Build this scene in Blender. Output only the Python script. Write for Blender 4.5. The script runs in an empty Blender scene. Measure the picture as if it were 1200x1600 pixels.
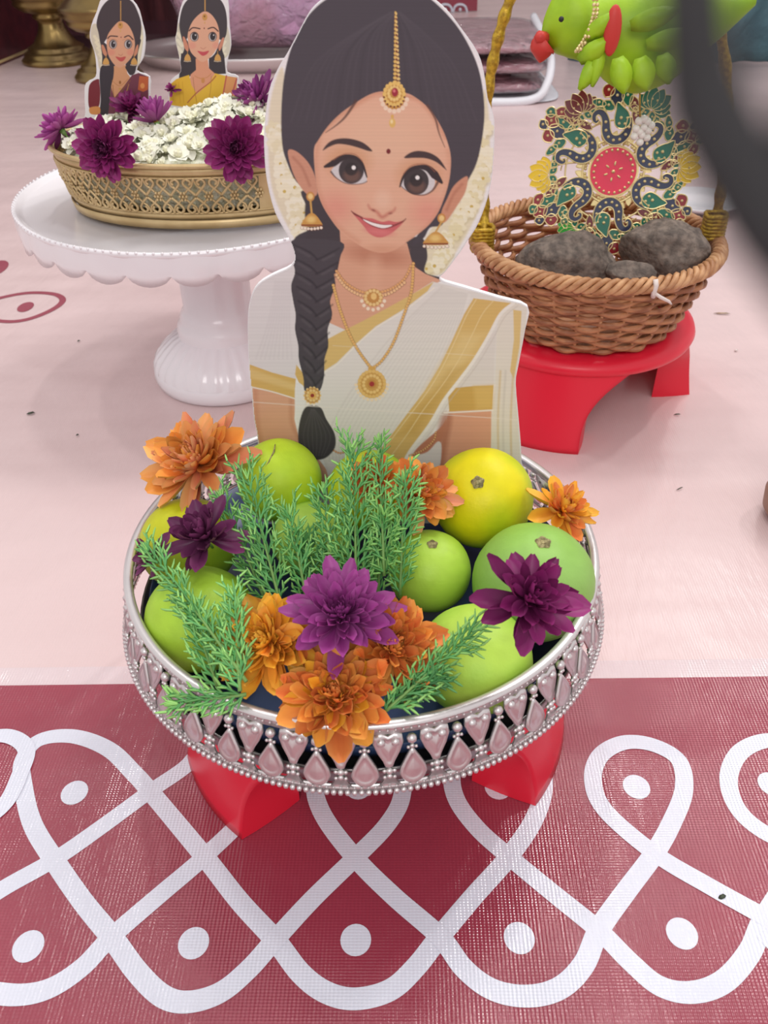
import bpy, math, random
import numpy as np
from mathutils import Vector, Matrix, Quaternion, noise as mnoise
rnd = random.Random(7)
pi = math.pi; tau = 2*pi
SC = bpy.context.scene
COL = SC.collection
# ------------------------------------------------------------------ camera
CAM_H = 0.60; F_PX = 1320.6; PITCH = math.radians(37.948); ROLL = math.radians(-1.1255)
cp, sp = math.cos(PITCH), math.sin(PITCH)
FW = Vector((0, cp, -sp)); _u = Vector((0, sp, cp)); _r = Vector((1, 0, 0))
RT = math.cos(ROLL)*_r + math.sin(ROLL)*_u
UP = -math.sin(ROLL)*_r + math.cos(ROLL)*_u
EYE = Vector((0, 0, CAM_H))
cd = bpy.data.cameras.new('camera'); cam = bpy.data.objects.new('camera', cd); COL.objects.link(cam)
cam.matrix_world = Matrix.Translation(EYE) @ Matrix((RT, UP, -FW)).transposed().to_4x4()
cd.sensor_fit = 'VERTICAL'; cd.sensor_height = 36.0; cd.lens = F_PX/1600*36
cd.clip_start = 0.01; cd.clip_end = 50
cd.dof.use_dof = True; cd.dof.focus_distance = 0.68; cd.dof.aperture_fstop = 15
SC.camera = cam
# ------------------------------------------------------------------ light
w = bpy.data.worlds.new('room_light'); SC.world = w; w.use_nodes = True
w.node_tree.nodes['Background'].inputs[0].default_value = (1.0, 0.97, 0.97, 1)
w.node_tree.nodes['Background'].inputs[1].default_value = 0.74
def area(name, loc, target, sx, sy, power, col=(1, .97, .95)):
    l = bpy.data.lights.new(name, 'AREA'); l.shape = 'RECTANGLE'; l.size = sx; l.size_y = sy; l.energy = power; l.color = col
    o = bpy.data.objects.new(name, l); COL.objects.link(o); o.location = loc
    o.rotation_euler = (Vector(target)-Vector(loc)).to_track_quat('-Z', 'Y').to_euler()
    return o
area('ceiling_panel_light', (0.8, 1.5, 2.6), (0, .9, 0), 0.5, 0.5, 10)
for _x, _y, _p in ((-1.0, 1.35, 6.5), (-0.12, 1.4, 7.5), (1.3, 1.3, 10), (1.15, 2.35, 9)):
    area('ceiling_tube_light', (_x, _y, 2.6), (_x*.6, .5, 0), 0.08, 0.36, _p)
area('added_fill_behind', (-0.1, -1.5, 2.1), (0, .7, .3), 1.2, 0.8, 20)  # added fill lamp behind the camera, brightens the upright cutout faces
SC.view_settings.view_transform = 'Standard'; SC.view_settings.look = 'None'
SC.view_settings.gamma = 1; SC.view_settings.exposure = 0.05
SC.view_settings.use_curve_mapping = False

# ------------------------------------------------------------------ helpers
def ray(px, py):
    return FW + RT*((px-600)/F_PX) - UP*((py-800)/F_PX)
def Z(px, py, z):            # photo point on a horizontal plane
    d = ray(px, py); t = (z-CAM_H)/d.z; return EYE + d*t
def Y(px, py, y):            # photo point on an upright plane facing the viewer
    d = ray(px, py); t = y/d.y; return EYE + d*t
def lin(c):
    c = [x/255 for x in c]
    return tuple(x/12.92 if x <= .04045 else ((x+.055)/1.055)**2.4 for x in c)
def link(o, parent=None):
    COL.objects.link(o)
    if parent is not None: o.parent = parent
    return o
def mesh(name, verts, faces, mats=None, smooth=True, cols=None, midx=None):
    me = bpy.data.meshes.new(name); me.from_pydata([tuple(v) for v in verts], [], faces)
    if mats:
        for m in (mats if isinstance(mats, (list, tuple)) else [mats]): me.materials.append(m)
    if midx is not None: me.polygons.foreach_set('material_index', midx)
    me.polygons.foreach_set('use_smooth', [smooth]*len(me.polygons))
    if cols is not None:
        a = me.color_attributes.new('Col', 'FLOAT_COLOR', 'POINT')
        a.data.foreach_set('color', np.c_[np.asarray(cols, float)[:, :3], np.ones(len(cols))].astype(np.float32).ravel())
    me.update()
    return me
def obj(name, me, parent=None, **k):
    o = bpy.data.objects.new(name, me); link(o, parent)
    for a, b in k.items(): o[a] = b
    return o
def thing(name, label, cat, loc=(0, 0, 0), group=None):
    o = bpy.data.objects.new(name, None); o.location = loc; o.empty_display_size = .02; link(o)
    o['label'] = label; o['category'] = cat
    if group: o['group'] = group
    return o
class MB:
    def __init__(s): s.v = []; s.f = []; s.c = []; s.m = []
    def add(s, v, f, c=None, m=0):
        n = len(s.v); s.v += [tuple(p) for p in v]; s.f += [tuple(i+n for i in q) for q in f]
        if c is not None: s.c += ([c]*len(v) if not isinstance(c, list) else c)
        s.m += [m]*len(f)
    def tube(s, pts, r, seg=6, c=None, m=0, closed=False, cap=True, flat=None):
        pts = [Vector(p) for p in pts]; n = len(pts); rr = r if hasattr(r, '__len__') else [r]*n
        V = []; nrm = None
        for i, p in enumerate(pts):
            if closed: t = pts[(i+1) % n]-pts[i-1]
            else: t = pts[min(i+1, n-1)]-pts[max(i-1, 0)]
            if t.length < 1e-9: t = Vector((0, 0, 1))
            t.normalize()
            if nrm is None:
                nrm = t.orthogonal().normalized() if flat is None else (Vector(flat)-t*Vector(flat).dot(t)).normalized()
            else: nrm = (nrm - t*nrm.dot(t)).normalized()
            b = t.cross(nrm)
            for k in range(seg):
                a = tau*k/seg; V.append(p + nrm*math.cos(a)*rr[i] + b*math.sin(a)*rr[i])
        F = []
        for i in range(n if closed else n-1):
            j = (i+1) % n
            for k in range(seg):
                l = (k+1) % seg; F.append((i*seg+k, i*seg+l, j*seg+l, j*seg+k))
        if cap and not closed: F += [tuple(range(seg))[::-1], tuple(range((n-1)*seg, n*seg))]
        s.add(V, F, c, m)
    def sphere(s, c0, r, seg=8, rings=5, c=None, m=0, sq=(1, 1, 1), half=False):
        V = []; F = []; c0 = Vector(c0)
        for i in range(rings+1):
            th = (pi/2 if half else pi)*i/rings
            for k in range(seg):
                a = tau*k/seg
                V.append(c0+Vector((math.sin(th)*math.cos(a)*r*sq[0], math.sin(th)*math.sin(a)*r*sq[1], math.cos(th)*r*sq[2])))
        for i in range(rings):
            for k in range(seg):
                l = (k+1) % seg; F.append((i*seg+k, (i+1)*seg+k, (i+1)*seg+l, i*seg+l))
        s.add(V, F, c, m)
    def prism(s, pts, z0, z1, m=0, c=None, top=True, bot=True):   # pts 2D; fan friendly caps as ngons
        n = len(pts); V = [(p[0], p[1], z0) for p in pts]+[(p[0], p[1], z1) for p in pts]
        F = [(i, (i+1) % n, n+(i+1) % n, n+i) for i in range(n)]
        if top: F.append(tuple(range(n, 2*n)))
        if bot: F.append(tuple(range(n))[::-1])
        s.add(V, F, c, m)
    def lathe(s, prof, seg=48, m=0, c=None, sx=1, sy=1, mod=None):
        V = []; F = []
        for i, (r, z) in enumerate(prof):
            for k in range(seg):
                a = tau*k/seg; q = r if mod is None else mod(i, a, r); V.append((q*math.cos(a)*sx, q*math.sin(a)*sy, z))
        for i in range(len(prof)-1):
            for k in range(seg):
                l = (k+1) % seg; F.append((i*seg+k, i*seg+l, (i+1)*seg+l, (i+1)*seg+k))
        s.add(V, F, c, m)
    def build(s, name, mats, parent=None, smooth=True, **k):
        me = mesh(name, s.v, s.f, mats, smooth, s.c if s.c else None, s.m)
        return obj(name, me, parent, **k)
def smooth_pts(P, closed=False, n=6):
    P = [tuple(p) for p in P]; out = []; N = len(P); D = len(P[0])
    rng = range(N) if closed else range(N-1)
    for i in rng:
        if closed: a, b, c, d = P[i-1], P[i], P[(i+1) % N], P[(i+2) % N]
        else: a, b, c, d = P[max(i-1, 0)], P[i], P[i+1], P[min(i+2, N-1)]
        for j in range(n):
            t = j/n
            out.append(tuple(.5*(2*b[k]+(c[k]-a[k])*t+(2*a[k]-5*b[k]+4*c[k]-d[k])*t*t+(3*b[k]-a[k]-3*c[k]+d[k])*t**3) for k in range(D)))
    if not closed: out.append(P[-1])
    return out

# ------------------------------------------------------------------ materials
def material(name, rgb=(200, 200, 200), rough=.5, metal=0, coat=0, attr=False, noise=None, bump=None, sss=0, var=0, alpha=None, trans=0, spec=.5, stretch=None):
    """noise=(scale, rgb2, detail) mixes two colours; bump=(scale, strength, distance); var=brightness spread per object"""
    m = bpy.data.materials.new(name); m.use_nodes = True; nt = m.node_tree; N = nt.nodes; L = nt.links
    B = N['Principled BSDF']; B.inputs['Roughness'].default_value = rough; B.inputs['Metallic'].default_value = metal
    B.inputs['Coat Weight'].default_value = coat; B.inputs['Coat Roughness'].default_value = .08
    B.inputs['Specular IOR Level'].default_value = spec
    B.inputs['Transmission Weight'].default_value = trans
    if alpha is not None: B.inputs['Alpha'].default_value = alpha
    if sss:
        B.inputs['Subsurface Weight'].default_value = sss; B.inputs['Subsurface Radius'].default_value = (.4, .3, .15); B.inputs['Subsurface Scale'].default_value = .01
    B.inputs['Base Color'].default_value = (*lin(rgb), 1)
    src = None
    tc = N.new('ShaderNodeTexCoord'); co = tc.outputs['Object']
    if stretch:
        mp = N.new('ShaderNodeMapping'); mp.inputs['Scale'].default_value = stretch; L.new(co, mp.inputs[0]); co = mp.outputs[0]
    if attr:
        at = N.new('ShaderNodeAttribute'); at.attribute_name = 'Col'; src = at.outputs['Color']
    if noise:
        nz = N.new('ShaderNodeTexNoise'); nz.inputs['Scale'].default_value = noise[0]; nz.inputs['Detail'].default_value = noise[2] if len(noise) > 2 else 3
        L.new(co, nz.inputs['Vector'])
        rp = N.new('ShaderNodeMapRange'); rp.inputs[1].default_value = .38; rp.inputs[2].default_value = .62; L.new(nz.outputs[0], rp.inputs[0])
        mx = N.new('ShaderNodeMix'); mx.data_type = 'RGBA'; L.new(rp.outputs[0], mx.inputs[0])
        if src: L.new(src, mx.inputs[6])
        else: mx.inputs[6].default_value = (*lin(rgb), 1)
        mx.inputs[7].default_value = (*lin(noise[1]), 1); src = mx.outputs[2]
    if var:
        oi = N.new('ShaderNodeObjectInfo'); mr = N.new('ShaderNodeMapRange'); mr.inputs[3].default_value = 1-var; mr.inputs[4].default_value = 1+var
        L.new(oi.outputs['Random'], mr.inputs[0])
        hs = N.new('ShaderNodeHueSaturation'); L.new(mr.outputs[0], hs.inputs['Value'])
        if src: L.new(src, hs.inputs['Color'])
        else: hs.inputs['Color'].default_value = (*lin(rgb), 1)
        src = hs.outputs[0]
    if src: L.new(src, B.inputs['Base Color'])
    if bump:
        nb = N.new('ShaderNodeTexNoise'); nb.inputs['Scale'].default_value = bump[0]; nb.inputs['Detail'].default_value = 4; L.new(co, nb.inputs['Vector'])
        bp = N.new('ShaderNodeBump'); bp.inputs['Strength'].default_value = bump[1]; bp.inputs['Distance'].default_value = bump[2]
        L.new(nb.outputs[0], bp.inputs['Height']); L.new(bp.outputs[0], B.inputs['Normal'])
    return m
def vinyl(name, rgb, rgb2, rough, weave=.25, wrinkle=1.0):
    """laminated flex banner: colour, a fine woven scrim and soft wrinkles in the gloss"""
    m = bpy.data.materials.new(name); m.use_nodes = True; nt = m.node_tree; N = nt.nodes; L = nt.links
    B = N['Principled BSDF']; B.inputs['Roughness'].default_value = rough; B.inputs['Specular IOR Level'].default_value = .75
    g = N.new('ShaderNodeNewGeometry'); co = g.outputs['Position']
    nz = N.new('ShaderNodeTexNoise'); nz.inputs['Scale'].default_value = 4; nz.inputs['Detail'].default_value = 3; L.new(co, nz.inputs['Vector'])
    mx = N.new('ShaderNodeMix'); mx.data_type = 'RGBA'; L.new(nz.outputs[0], mx.inputs[0])
    mx.inputs[6].default_value = (*lin(rgb), 1); mx.inputs[7].default_value = (*lin(rgb2), 1)
    # threads of the scrim as tiny dark lines
    def wave(rot, sc):
        mp = N.new('ShaderNodeMapping'); mp.inputs['Rotation'].default_value = (0, 0, rot); L.new(co, mp.inputs[0])
        wv = N.new('ShaderNodeTexWave'); wv.inputs['Scale'].default_value = sc; wv.inputs['Distortion'].default_value = .6; wv.inputs['Detail'].default_value = 1
        wv.inputs['Detail Scale'].default_value = 2; L.new(mp.outputs[0], wv.inputs['Vector']); return wv.outputs[0]
    w1 = wave(.03, 115); w2 = wave(pi/2+.02, 150)
    a = N.new('ShaderNodeMath'); a.operation = 'MULTIPLY_ADD'; L.new(w2, a.inputs[0]); a.inputs[1].default_value = .6; L.new(w1, a.inputs[2])
    mk = N.new('ShaderNodeMix'); mk.data_type = 'RGBA'; mk.blend_type = 'MULTIPLY'
    mr = N.new('ShaderNodeMapRange'); mr.inputs[2].default_value = 1.6; mr.inputs[3].default_value = .06*weave*4; mr.inputs[4].default_value = 0; L.new(a.outputs[0], mr.inputs[0])
    L.new(mr.outputs[0], mk.inputs[0]); L.new(mx.outputs[2], mk.inputs[6]); mk.inputs[7].default_value = (.6, .55, .55, 1)
    L.new(mk.outputs[2], B.inputs['Base Color'])
    b1 = N.new('ShaderNodeBump'); b1.inputs['Strength'].default_value = weave; b1.inputs['Distance'].default_value = .0006; L.new(a.outputs[0], b1.inputs['Height'])
    mp = N.new('ShaderNodeMapping'); mp.inputs['Scale'].default_value = (14, 5, 1); mp.inputs['Rotation'].default_value = (0, 0, -.25); L.new(co, mp.inputs[0])
    n2 = N.new('ShaderNodeTexNoise'); n2.inputs['Scale'].default_value = 1; n2.inputs['Detail'].default_value = 4; n2.inputs['Roughness'].default_value = .6; L.new(mp.outputs[0], n2.inputs['Vector'])
    b2 = N.new('ShaderNodeBump'); b2.inputs['Strength'].default_value = .5*wrinkle; b2.inputs['Distance'].default_value = .006
    L.new(n2.outputs[0], b2.inputs['Height']); L.new(b1.outputs[0], b2.inputs['Normal'])
    n3 = N.new('ShaderNodeTexNoise'); n3.inputs['Scale'].default_value = 3.2; n3.inputs['Detail'].default_value = 1.5; n3.inputs['Distortion'].default_value = .8; L.new(co, n3.inputs['Vector'])
    b3 = N.new('ShaderNodeBump'); b3.inputs['Strength'].default_value = .5*wrinkle; b3.inputs['Distance'].default_value = .02
    L.new(n3.outputs[0], b3.inputs['Height']); L.new(b2.outputs[0], b3.inputs['Normal'])
    mp4 = N.new('ShaderNodeMapping'); mp4.inputs['Scale'].default_value = (1.2, 9, 1); mp4.inputs['Rotation'].default_value = (0, 0, .06); L.new(co, mp4.inputs[0])
    n4 = N.new('ShaderNodeTexNoise'); n4.inputs['Scale'].default_value = 1; n4.inputs['Detail'].default_value = 2; L.new(mp4.outputs[0], n4.inputs['Vector'])
    b4 = N.new('ShaderNodeBump'); b4.inputs['Strength'].default_value = .16*wrinkle; b4.inputs['Distance'].default_value = .025
    L.new(n4.outputs[0], b4.inputs['Height']); L.new(b3.outputs[0], b4.inputs['Normal'])
    L.new(b4.outputs[0], B.inputs['Normal'])
    return m
M = {}
M['pink'] = vinyl('pink_vinyl', (226, 203, 203), (216, 190, 189), .27, .12, 1.0)
M['maroon'] = vinyl('maroon_vinyl', (158, 62, 80), (146, 52, 70), .13, .3, 1.0)
M['white_ink'] = vinyl('white_ink', (226, 228, 240), (216, 220, 234), .15, .3, 1.0)
M['maroon_ink'] = vinyl('maroon_ink', (160, 78, 92), (150, 68, 84), .35, .12, .8)
M['red'] = material('red_plastic', (226, 30, 56), .36, bump=(6, .05, .01), spec=.5)
M['silver'] = material('silver_metal', (222, 216, 216), .3, .75, bump=(900, .08, .0006))
M['silver_dark'] = material('silver_inside', (150, 146, 146), .3, .9)
M['blue'] = material('blue_plastic', (34, 40, 78), .35, noise=(9, (60, 84, 128), 1))
M['white'] = material('white_plastic', (236, 232, 236), .22, coat=.4, sss=.0)
M['brass_bowl'] = material('pale_brass', (206, 182, 136), .4, .5, noise=(30, (190, 164, 118)), bump=(200, .1, .001))
M['brass'] = material('aged_brass', (150, 126, 78), .3, .85, noise=(8, (112, 92, 62)))
M['gold'] = material('gold_casting', (232, 212, 156), .34, .6)
M['gold_thread'] = material('gold_ribbon', (205, 168, 50), .35, .45, noise=(220, (160, 124, 34), 2), bump=(500, .5, .001))
M['foam'] = material('foam_board', (240, 238, 240), .55)
M['print'] = material('printed_sheet', attr=True, rough=.42, spec=.4)
M['wicker'] = material('wicker', (186, 128, 88), .5, noise=(45, (142, 88, 58), 3), bump=(300, .3, .001), stretch=(1, 1, 3))
M['wicker_pale'] = material('wicker_pale', (206, 158, 114), .5, noise=(60, (170, 118, 78), 3), bump=(300, .3, .001))
M['stem'] = material('green_stem', (118, 158, 84), .5)
M['sprig'] = material('juniper_needles', attr=True, rough=.45, var=.06)
M['petal'] = material('petal', attr=True, rough=.5, var=.16, sss=.0)
M['jasmine'] = material('jasmine_petal', attr=True, rough=.55, var=.04)
M['fruit'] = material('citrus_peel', attr=True, rough=.48, coat=0, spec=.35, bump=(420, .25, .0008))
M['calyx'] = material('fruit_scar', (182, 170, 120), .8, noise=(400, (120, 110, 72)))
M['yam'] = material('rough_tuber_skin', (134, 120, 110), .85, noise=(110, (94, 84, 78), 6), bump=(90, .9, .006))
M['string'] = material('white_string', (226, 214, 208), .7)
M['hair'] = material('dark_hair', (34, 31, 34), .6)
M['film'] = None
for k, c in dict(e_navy=(48, 54, 84), e_green=(22, 112, 88), e_red=(150, 34, 44), e_pink=(232, 44, 82), e_yellow=(244, 204, 20), e_maroon=(116, 34, 44), e_leaf=(60, 170, 70)).items():
    M[k] = material('enamel_'+k[2:], c, .16, coat=.6)
M['beak'] = material('red_felt', (196, 52, 44), .5)
M['parrot'] = material('parrot_leaf', (158, 198, 24), .5, noise=(22, (132, 172, 18), 3), bump=(60, .3, .003))
M['pearl'] = material('pearl', (232, 228, 220), .2, coat=.6)

def tri_fix(o): return o
# ------------------------------------------------------------------ floor and walls
def quad(name, x0, x1, y0, y1, z, m, parent=None, **k):
    return obj(name, mesh(name, [(x0, y0, z), (x1, y0, z), (x1, y1, z), (x0, y1, z)], [(0, 1, 2, 3)], m, False), parent, **k)
def slab(mb, x0, x1, y0, y1, z0, z1, m=0): mb.prism([(x0, y0), (x1, y0), (x1, y1), (x0, y1)], z0, z1, m)
b = MB(); slab(b, -5, 5, -3, 8, -.06, 0); floor = b.build('floor', M['pink'], smooth=False, kind='structure')
M['wall'] = material('wall_paint', (200, 190, 190), .8)
M['wall_maroon'] = material('maroon_curtain', (122, 66, 72), .8, noise=(5, (92, 48, 56), 3), bump=(8, .4, .03), stretch=(6, 1, .6))
b = MB(); b.prism([(-5, 5.2), (5, 5.2), (5, 5.3), (-5, 5.3)], 0, 3); b.build('wall_back', M['wall'], smooth=False, kind='structure')

def ribbon(P3, wd, z):
    """flat printed line following points on the floor"""
    V = []; F = []; n = len(P3)
    for i, p in enumerate(P3):
        a = P3[max(i-1, 0)]; c = P3[min(i+1, n-1)]; t = Vector((c[0]-a[0], c[1]-a[1])).normalized(); nn = Vector((-t.y, t.x))
        V += [(p[0]+nn.x*wd/2, p[1]+nn.y*wd/2, z+i*4e-7), (p[0]-nn.x*wd/2, p[1]-nn.y*wd/2, z+i*4e-7)]
    for i in range(n-1): F.append((2*i, 2*i+1, 2*i+3, 2*i+2))
    return V, F
banner = None
b = MB(); yl = .5195; yr = .5125
b.prism([(-1.6, -.5), (1.6, -.5), (1.6, yr-.012), (.35, yr), (-.357, yl), (-1.6, yl+.012)], .0002, .0012)
banner = b.build('kolam_banner', M['maroon'], smooth=False, label='maroon glossy vinyl floor banner printed with white looping kolam lines', category='banner')
zt = .0014
stroke_px = [
    # big loop on the left and its two tails
    [(175, 1465), (130, 1410), (85, 1345), (52, 1290), (38, 1235), (36, 1190), (62, 1158), (115, 1152), (170, 1172), (210, 1210), (235, 1238), (320, 1340), (375, 1410), (430, 1470),
     (470, 1522), (510, 1552), (556, 1562), (610, 1548), (650, 1512), (687, 1465), (740, 1402), (795, 1340), (835, 1280), (850, 1225), (835, 1178), (785, 1155), (735, 1168), (708, 1205), (712, 1248), (745, 1295), (795, 1340), (865, 1398), (935, 1455),
     (985, 1505), (1030, 1542), (1080, 1552), (1130, 1535), (1170, 1490), (1195, 1435), (1262, 1332), (1296, 1272), (1300, 1215), (1265, 1172), (1205, 1158), (1158, 1175), (1138, 1215), (1150, 1262), (1190, 1300), (1262, 1332)],
    [(-85, 1465), (-10, 1400), (85, 1345), (160, 1293), (235, 1238), (290, 1200), (330, 1160), (390, 1170), (420, 1215), (390, 1270), (320, 1340), (250, 1400), (175, 1465),
     (130, 1512), (80, 1545), (30, 1556), (-30, 1550)],
    [(85, 1345), (130, 1410), (175, 1465), (215, 1520), (255, 1558), (295, 1567), (345, 1552), (390, 1515), (430, 1470), (490, 1405), (555, 1342), (605, 1290), (628, 1245), (622, 1195), (560, 1160), (510, 1180), (492, 1225), (505, 1275), (555, 1342), (615, 1402), (687, 1465),
     (725, 1515), (770, 1548), (825, 1558), (875, 1545), (912, 1508), (935, 1455), (975, 1398), (1022, 1335), (1050, 1285), (1068, 1235), (1060, 1190), (1020, 1166), (975, 1162), (938, 1182), (926, 1220), (945, 1268), (1022, 1335), (1105, 1385), (1195, 1435)],
]
W2 = lambda L_: [tuple(Z(x, y, 0))[:2] for x, y in L_]
unit_w = W2([(555, 1342), (615, 1402), (687, 1465), (725, 1515), (770, 1548), (825, 1558), (875, 1545), (912, 1508), (935, 1455), (975, 1398), (1022, 1335), (1050, 1285), (1068, 1235), (1060, 1190), (1020, 1166), (975, 1162), (938, 1182), (926, 1220), (945, 1268), (1022, 1335)])
step_w = (unit_w[10][0]-unit_w[0][0], unit_w[10][1]-unit_w[0][1])
def shifted(P, to, at=0, m=0): return [(p[0]+to[0]-unit_w[at][0]+m*step_w[0], p[1]+to[1]-unit_w[at][1]+m*step_w[1]) for p in P]
n85, n1262, nleft = W2([(85, 1345), (1262, 1332), (-150, 1348)])
more_w = [shifted(unit_w, unit_w[10])[2:]+shifted(unit_w, unit_w[10], 0, 1)[1:]+shifted(unit_w, unit_w[10], 0, 2)[1:],
          shifted(unit_w, n1262)+shifted(unit_w, n1262, 0, 1)[1:],
          shifted(unit_w, n85, 10, -1)+shifted(unit_w, n85, 10)[1:8]+W2([(-85, 1465)]),
          shifted(unit_w, nleft, 10, -1)+shifted(unit_w, nleft, 10)[1:11]+W2([(-60, 1306), (5, 1262), (32, 1212), (42, 1172), (12, 1152), (-35, 1160), (-90, 1185), (-140, 1230), (-165, 1290), (-150, 1348), (-85, 1465), (-30, 1550)])]
for sp_ in [W2(q_) for q_ in stroke_px]+more_w:
    P = sp_
    V, F = ribbon(smooth_pts(P, n=8), .0142, zt); zt += .0001
    obj('kolam_line', mesh('kolam_line', V, F, M['white_ink'], False), banner)
def disc(cx, cy, rx, ry, z, n=24): return [(cx+rx*math.cos(tau*i/n), cy+ry*math.sin(tau*i/n), z) for i in range(n)]
for x, y in [(117, 1240), (338, 1237), (560, 1232), (778, 1232), (994, 1231), (1205, 1227), (45, 1480), (303, 1475), (556, 1470), (811, 1467), (1065, 1460), (1318, 1452), (1570, 1444), (1420, 1222), (1640, 1215), (1822, 1436), (-210, 1487), (-465, 1494), (-104, 1242), (-325, 1246), (-545, 1250)]:
    p = Z(x, y, 0); obj('kolam_dot', mesh('kolam_dot', disc(p.x, p.y, .0108, .0112, .0015), [tuple(range(24))], M['white_ink'], False), banner)
# drop print on the pink sheet
P = [tuple(Z(x, y, 0))[:2] for x, y in [(-90, 500), (-40, 480), (0, 466), (45, 458), (85, 460), (98, 470), (80, 485), (40, 500), (0, 502), (-60, 490)]]
V, F = ribbon(smooth_pts(P, n=8), .011, .0006); obj('kolam_line', mesh('kolam_line', V, F, M['maroon_ink'], False), floor)
for x, y, rx, ry in [(40, 480, .013, .02), (-8, 420, .022, .04)]:
    p = Z(x, y, 0); obj('kolam_dot', mesh('kolam_dot', disc(p.x, p.y, rx, ry, .0006), [tuple(range(24))], M['maroon_ink'], False), floor)
# clear tape along the seam
M['tape'] = vinyl('clear_tape', (226, 206, 208), (214, 196, 200), .12, .25, 1.6)
b = MB(); b.prism([(-1.6, yl+.012), (-.357, yl), (.35, yr), (1.6, yr-.012), (1.6, yr+.012), (.35, yr+.022), (-.357, yl+.022), (-1.6, yl+.035)], .0001, .0006)
b.build('seam_tape', M['tape'], smooth=False, label='clear glossy tape strip along the seam between pink sheet and maroon banner', category='tape')

# ------------------------------------------------------------------ 2D painter for printed sheets
class Paint:
    def __init__(s, X, Yy, base): s.X = X; s.Y = Yy; s.C = np.tile(np.array(lin(base)), (len(X), 1)); s.clip = None
    def _put(s, idx, a, rgb):
        if s.clip is not None: a = a*s.clip[idx]
        a = a[:, None]; s.C[idx] = s.C[idx]*(1-a)+np.array(lin(rgb))*a
    def _box(s, P, pad): return np.nonzero((s.X > P[:, 0].min()-pad) & (s.X < P[:, 0].max()+pad) & (s.Y > P[:, 1].min()-pad) & (s.Y < P[:, 1].max()+pad))[0]
    def _dist(s, idx, P, closed):
        x = s.X[idx]; y = s.Y[idx]; n = len(P); d = np.full(len(idx), 1e9); ins = np.zeros(len(idx), bool); tt = np.zeros(len(idx))
        for i in range(n if closed else n-1):
            a = P[i]; c = P[(i+1) % n]; e = c-a; L = e@e+1e-12
            t = np.clip(((x-a[0])*e[0]+(y-a[1])*e[1])/L, 0, 1); q = np.hypot(x-a[0]-t*e[0], y-a[1]-t*e[1])
            m = q < d; d[m] = q[m]; tt[m] = (i+t[m])
            if closed and a[1] != c[1]:
                cr = ((a[1] > y) != (c[1] > y)) & (x < (c[0]-a[0])*(y-a[1])/(c[1]-a[1])+a[0]); ins ^= cr
        return d, ins, tt/max(n-1, 1)
    def poly(s, P, rgb, soft=1.2, op=1, sm=True, clip=None):
        P = np.array(smooth_pts(P, True, 5) if sm else P, float); idx = s._box(P, soft*2)
        if not len(idx): return
        d, ins, _ = s._dist(idx, P, True); sd = np.where(ins, -d, d); a = np.clip(.5-sd/soft, 0, 1)*op
        s._put(idx, a, rgb)
    def line(s, P, wd, rgb, soft=1.2, op=1):
        """wd: one width or (start, middle, end)"""
        P = np.array(smooth_pts(P, False, 5) if len(P) > 2 else P, float); mw = max(wd) if hasattr(wd, '__len__') else wd; idx = s._box(P, mw+soft*2)
        if not len(idx): return
        d, _, t = s._dist(idx, P, False)
        W = np.interp(t, np.linspace(0, 1, len(wd)), wd) if hasattr(wd, '__len__') else wd
        s._put(idx, np.clip(.5-(d-W/2)/soft, 0, 1)*op, rgb)
    def ell(s, cx, cy, rx, ry, rgb, soft=1.2, op=1, ang=0):
        idx = s._box(np.array([[cx-max(rx, ry), cy-max(rx, ry)], [cx+max(rx, ry), cy+max(rx, ry)]], float), soft*2)
        if not len(idx): return
        x = s.X[idx]-cx; y = s.Y[idx]-cy; c, q = math.cos(ang), math.sin(ang); u = x*c+y*q; v = -x*q+y*c
        r = np.hypot(u/rx, v/ry); s._put(idx, np.clip(.5-(r-1)*min(rx, ry)/soft, 0, 1)*op, rgb)
    def mask(s, P):
        P = np.array(smooth_pts(P, True, 5), float); a = np.zeros(len(s.X)); idx = s._box(P, 3); d, ins, _ = s._dist(idx, P, True); a[idx] = np.clip(.5-np.where(ins, -d, d)/2, 0, 1); s.clip = a
    def beads(s, P, n, r, rgb, dark=(120, 70, 40)):
        Q = np.array(smooth_pts(P, False, 8) if len(P) > 2 else P, float); L = np.r_[0, np.cumsum(np.hypot(*np.diff(Q, axis=0).T))]
        for i in range(n):
            t = L[-1]*i/max(n-1, 1); x = np.interp(t, L, Q[:, 0]); y = np.interp(t, L, Q[:, 1])
            s.ell(x, y, r*1.15, r*1.15, dark, .8, .5); s.ell(x-.2, y-.2, r*.85, r*.85, rgb, .8)
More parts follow.
